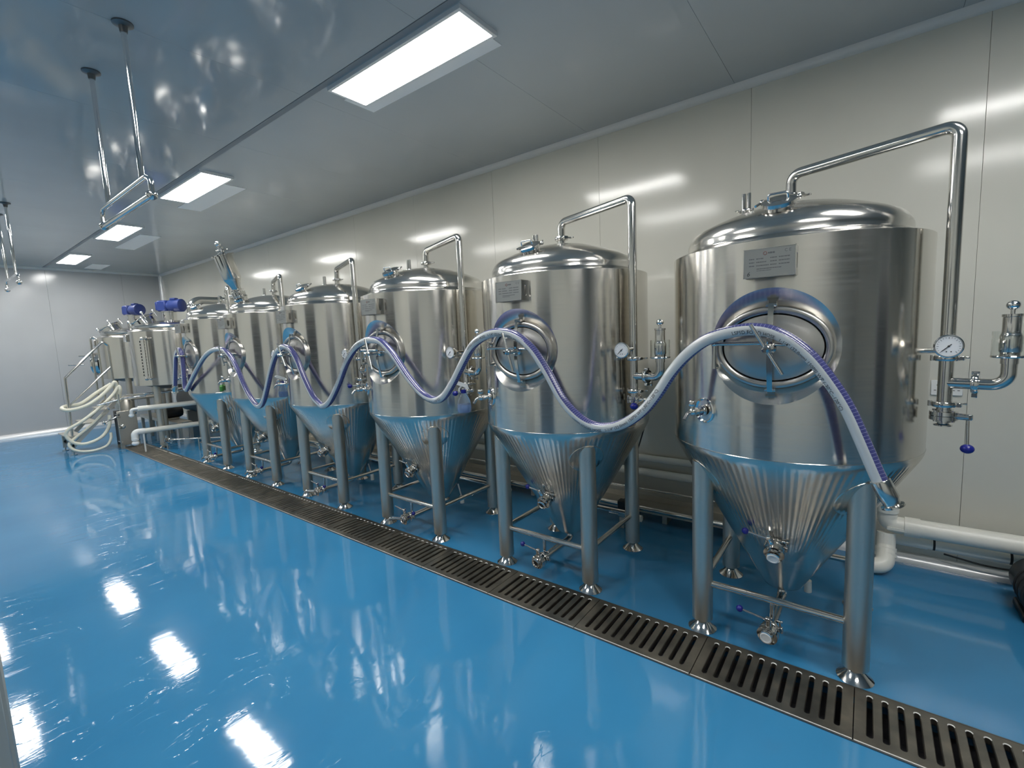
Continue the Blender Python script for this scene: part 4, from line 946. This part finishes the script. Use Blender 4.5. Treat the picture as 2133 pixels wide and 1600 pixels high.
# big white drain pipes at the right
bp_ = thing('drain_pipe_main', 'thick white plastic drain pipe with elbow behind the nearest tank leg at right', 'pipe', (7.9, 1.35, 0))
part('pipe_run', bp_, lambda: MB().cyl((.10, 0, .312), (3.2, 0, .312), .058, 28), M_PVC)
part('elbow', bp_, lambda: MB().tube(fillet([(0, 0, .50), (0, 0, .312), (.11, 0, .312)], .06, 9), .056, 28), M_PVC, None, 60)
part('elbow_socket', bp_, lambda: MB().cyl((.09, 0, .312), (.17, 0, .312), .064, 28).cyl((0, 0, .40), (0, 0, .47), .063, 28), M_PVC)
part('elbow_rib', bp_, lambda: MB().box((.05, -.058, .30), (.10, .006, .018)), M_PVC)
dr = thing('drain_riser', 'white plastic riser pipe turning down to the floor behind the nearest tank', 'pipe', (7.9, 1.23, 0))
part('riser', dr, lambda: MB().tube(fillet([(0, .12, .25), (0, .10, .16), (-.005, -.02, .06), (-.2, -.03, .058)], .06, 8), .052, 28), M_PVC, None, 60)
part('riser_collar', dr, lambda: MB().lathe([(.05, -.012), (.058, -.012), (.058, .012), (.05, .012)], 28, align((0, .085, .145), (0, .35, 1))).lathe([(.05, -.012), (.058, -.012), (.058, .012), (.05, .012)], 28, align((0, .055, .115), (0, .5, 1))), M_PVC)
lp = thing('drain_pipe_branch', 'thinner white plastic pipe with black bands under the thick drain pipe at right', 'pipe', (7.9, 1.445, 0))
part('pipe_run', lp, lambda: MB().cyl((0, 0, .19), (3.2, 0, .19), .042, 26), M_PVC)
part('pipe_socket', lp, lambda: MB().cyl((.02, 0, .19), (.22, 0, .19), .046, 26), M_PVC)
for x in (.245, .60, 1.3): part('black_band', lp, lambda: MB().cyl((x, 0, .19), (x + .012, 0, .19), .0435, 26), M_RUBBER)
tag(part('black_cable', None, lambda: MB().tube(spline([(8.2, 1.42, .142), (8.4, 1.41, .120), (8.6, 1.41, .128), (9.0, 1.42, .14)], 6), .006, 8), M_RUBBER), 'black cable sagging under the banded white pipe at right', 'cable')
# black pump at the right picture edge
bpm = thing('black_pump', 'black pump motor cut off by the right edge of the photo', 'pump', (8.565, 1.10, 0))
part('motor_body', bpm, lambda: MB().lathe([(0, -.16), (.10, -.16), (.125, -.14), (.13, -.12), (.13, .14), (.10, .17), (0, .18)], 28, align((.03, 0, .17), (0, 1, 0))), M_BLACK)
part('fan_cover', bpm, lambda: MB().torus((.03, -.13, .17), .12, .012, (0, 1, 0)).torus((.03, -.06, .17), .131, .006, (0, 1, 0)).torus((.03, 0, .17), .131, .006, (0, 1, 0)), M_RUBBER)
part('motor_foot', bpm, lambda: MB().box((.03, 0, .022), (.22, .24, .044), ch=.008), M_BLACK)
# solenoid valves and cables behind the tanks
for x, lb in ((6.02, 'small black solenoid valve with cables behind the second tank'), (4.62, 'small black solenoid valve with cables behind the third tank')):
    t = thing('solenoid_valve', lb, 'valve', (x + .1, 1.03, 0), 0, 'solenoid valves behind the tanks')
    part('valve_body', t, lambda: MB().cyl((-.12, 0, .11), (.14, 0, .11), .020, 14).box((0, 0, .12), (.06, .06, .05), ch=.004), M_FIT)
    part('coil', t, lambda: MB().box((0, 0, .195), (.07, .065, .10), ch=.008), M_BLACK)
    part('cable', t, lambda: MB().tube(spline([(0, .03, .23), (.03, .08, .30), (-.02, .20, .42), (.0, .36, .62), (.02, .47, .80)], 5), .006, 8), M_RUBBER)
    part('stand', t, lambda: MB().box((0, 0, .05), (.04, .05, .10)), M_LEG)
    part('union', t, lambda: MB().cyl((.10, 0, .11), (.17, 0, .11), .03, 8), M_PVC)
# socket outlet
so = thing('wall_socket', 'white double socket plate on the back wall behind the cleaning pipe at right', 'wall socket', (8.178, YB, 1.232))
part('socket_plate', so, lambda: MB().box((0, -.006, 0), (.155, .012, .10), ch=.003), M_WHITE)
for x in (-.045, .045): part('socket_holes', so, lambda: MB().box((x, -.0125, .018), (.008, .002, .012)).box((x - .012, -.0125, -.016), (.012, .002, .004)).box((x + .012, -.0125, -.016), (.012, .002, .004)), M_BLACK)

# ================================================================== BOTTLES
def spray(loc, label, mtb, liquid=True):
    t = thing('spray_bottle', label, 'spray bottle', loc, -.5)
    part('bottle_body', t, lambda: MB().lathe([(0, 0), (.046, 0), (.052, .006), (.055, .04), (.050, .085), (.034, .125), (.018, .148), (.016, .165), (.012, .165), (.012, .15), (.0, .149)], 28), mtb, None, 50)
    if liquid: part('liquid', t, lambda: MB().lathe([(0, .004), (.044, .004), (.051, .04), (.0505, .062), (0, .062)], 24), M_LIQ)
    part('collar', t, lambda: MB().lathe([(0, .150), (.020, .150), (.021, .176), (0, .178)], 20), M_BLUE, None, label='blue screw collar')
    part('trigger_head', t, lambda: MB().add(*bar([(0, .028, .178), (0, .02, .205), (0, -.02, .222), (0, -.058, .236)], .026, .030)).add(*bar([(0, -.018, .205), (0, -.035, .185), (0, -.036, .165)], .016, .008)).cyl((0, -.055, .234), (0, -.075, .238), .010, 12), M_WHITE, None, 30)
    return t
spray((X0 + PITCH * 3 + .70, Y0 - .345, 1.117), 'clear spray bottle with white trigger hung on the third tank from the front', M_BOTTLE)
spray((X0 + PITCH * 1 + .70, Y0 - .345, 1.10), 'grey-blue spray bottle hung between the second and third tanks from the far end', M_BOTTLE)
gb = thing('green_bottle', 'small green bottle hung on the farthest fermentation tank', 'bottle', (X0 + .51, Y0 - .385, 1.10))
gb.scale = (.62, .62, .8)
part('bottle_body', gb, lambda: MB().lathe([(0, 0), (.036, 0), (.04, .01), (.04, .08), (.02, .105), (.014, .112), (0, .112)], 20), M_GREEN)
part('bottle_cap', gb, lambda: MB().lathe([(0, .11), (.017, .11), (.017, .135), (0, .136)], 16), M_WHITE)
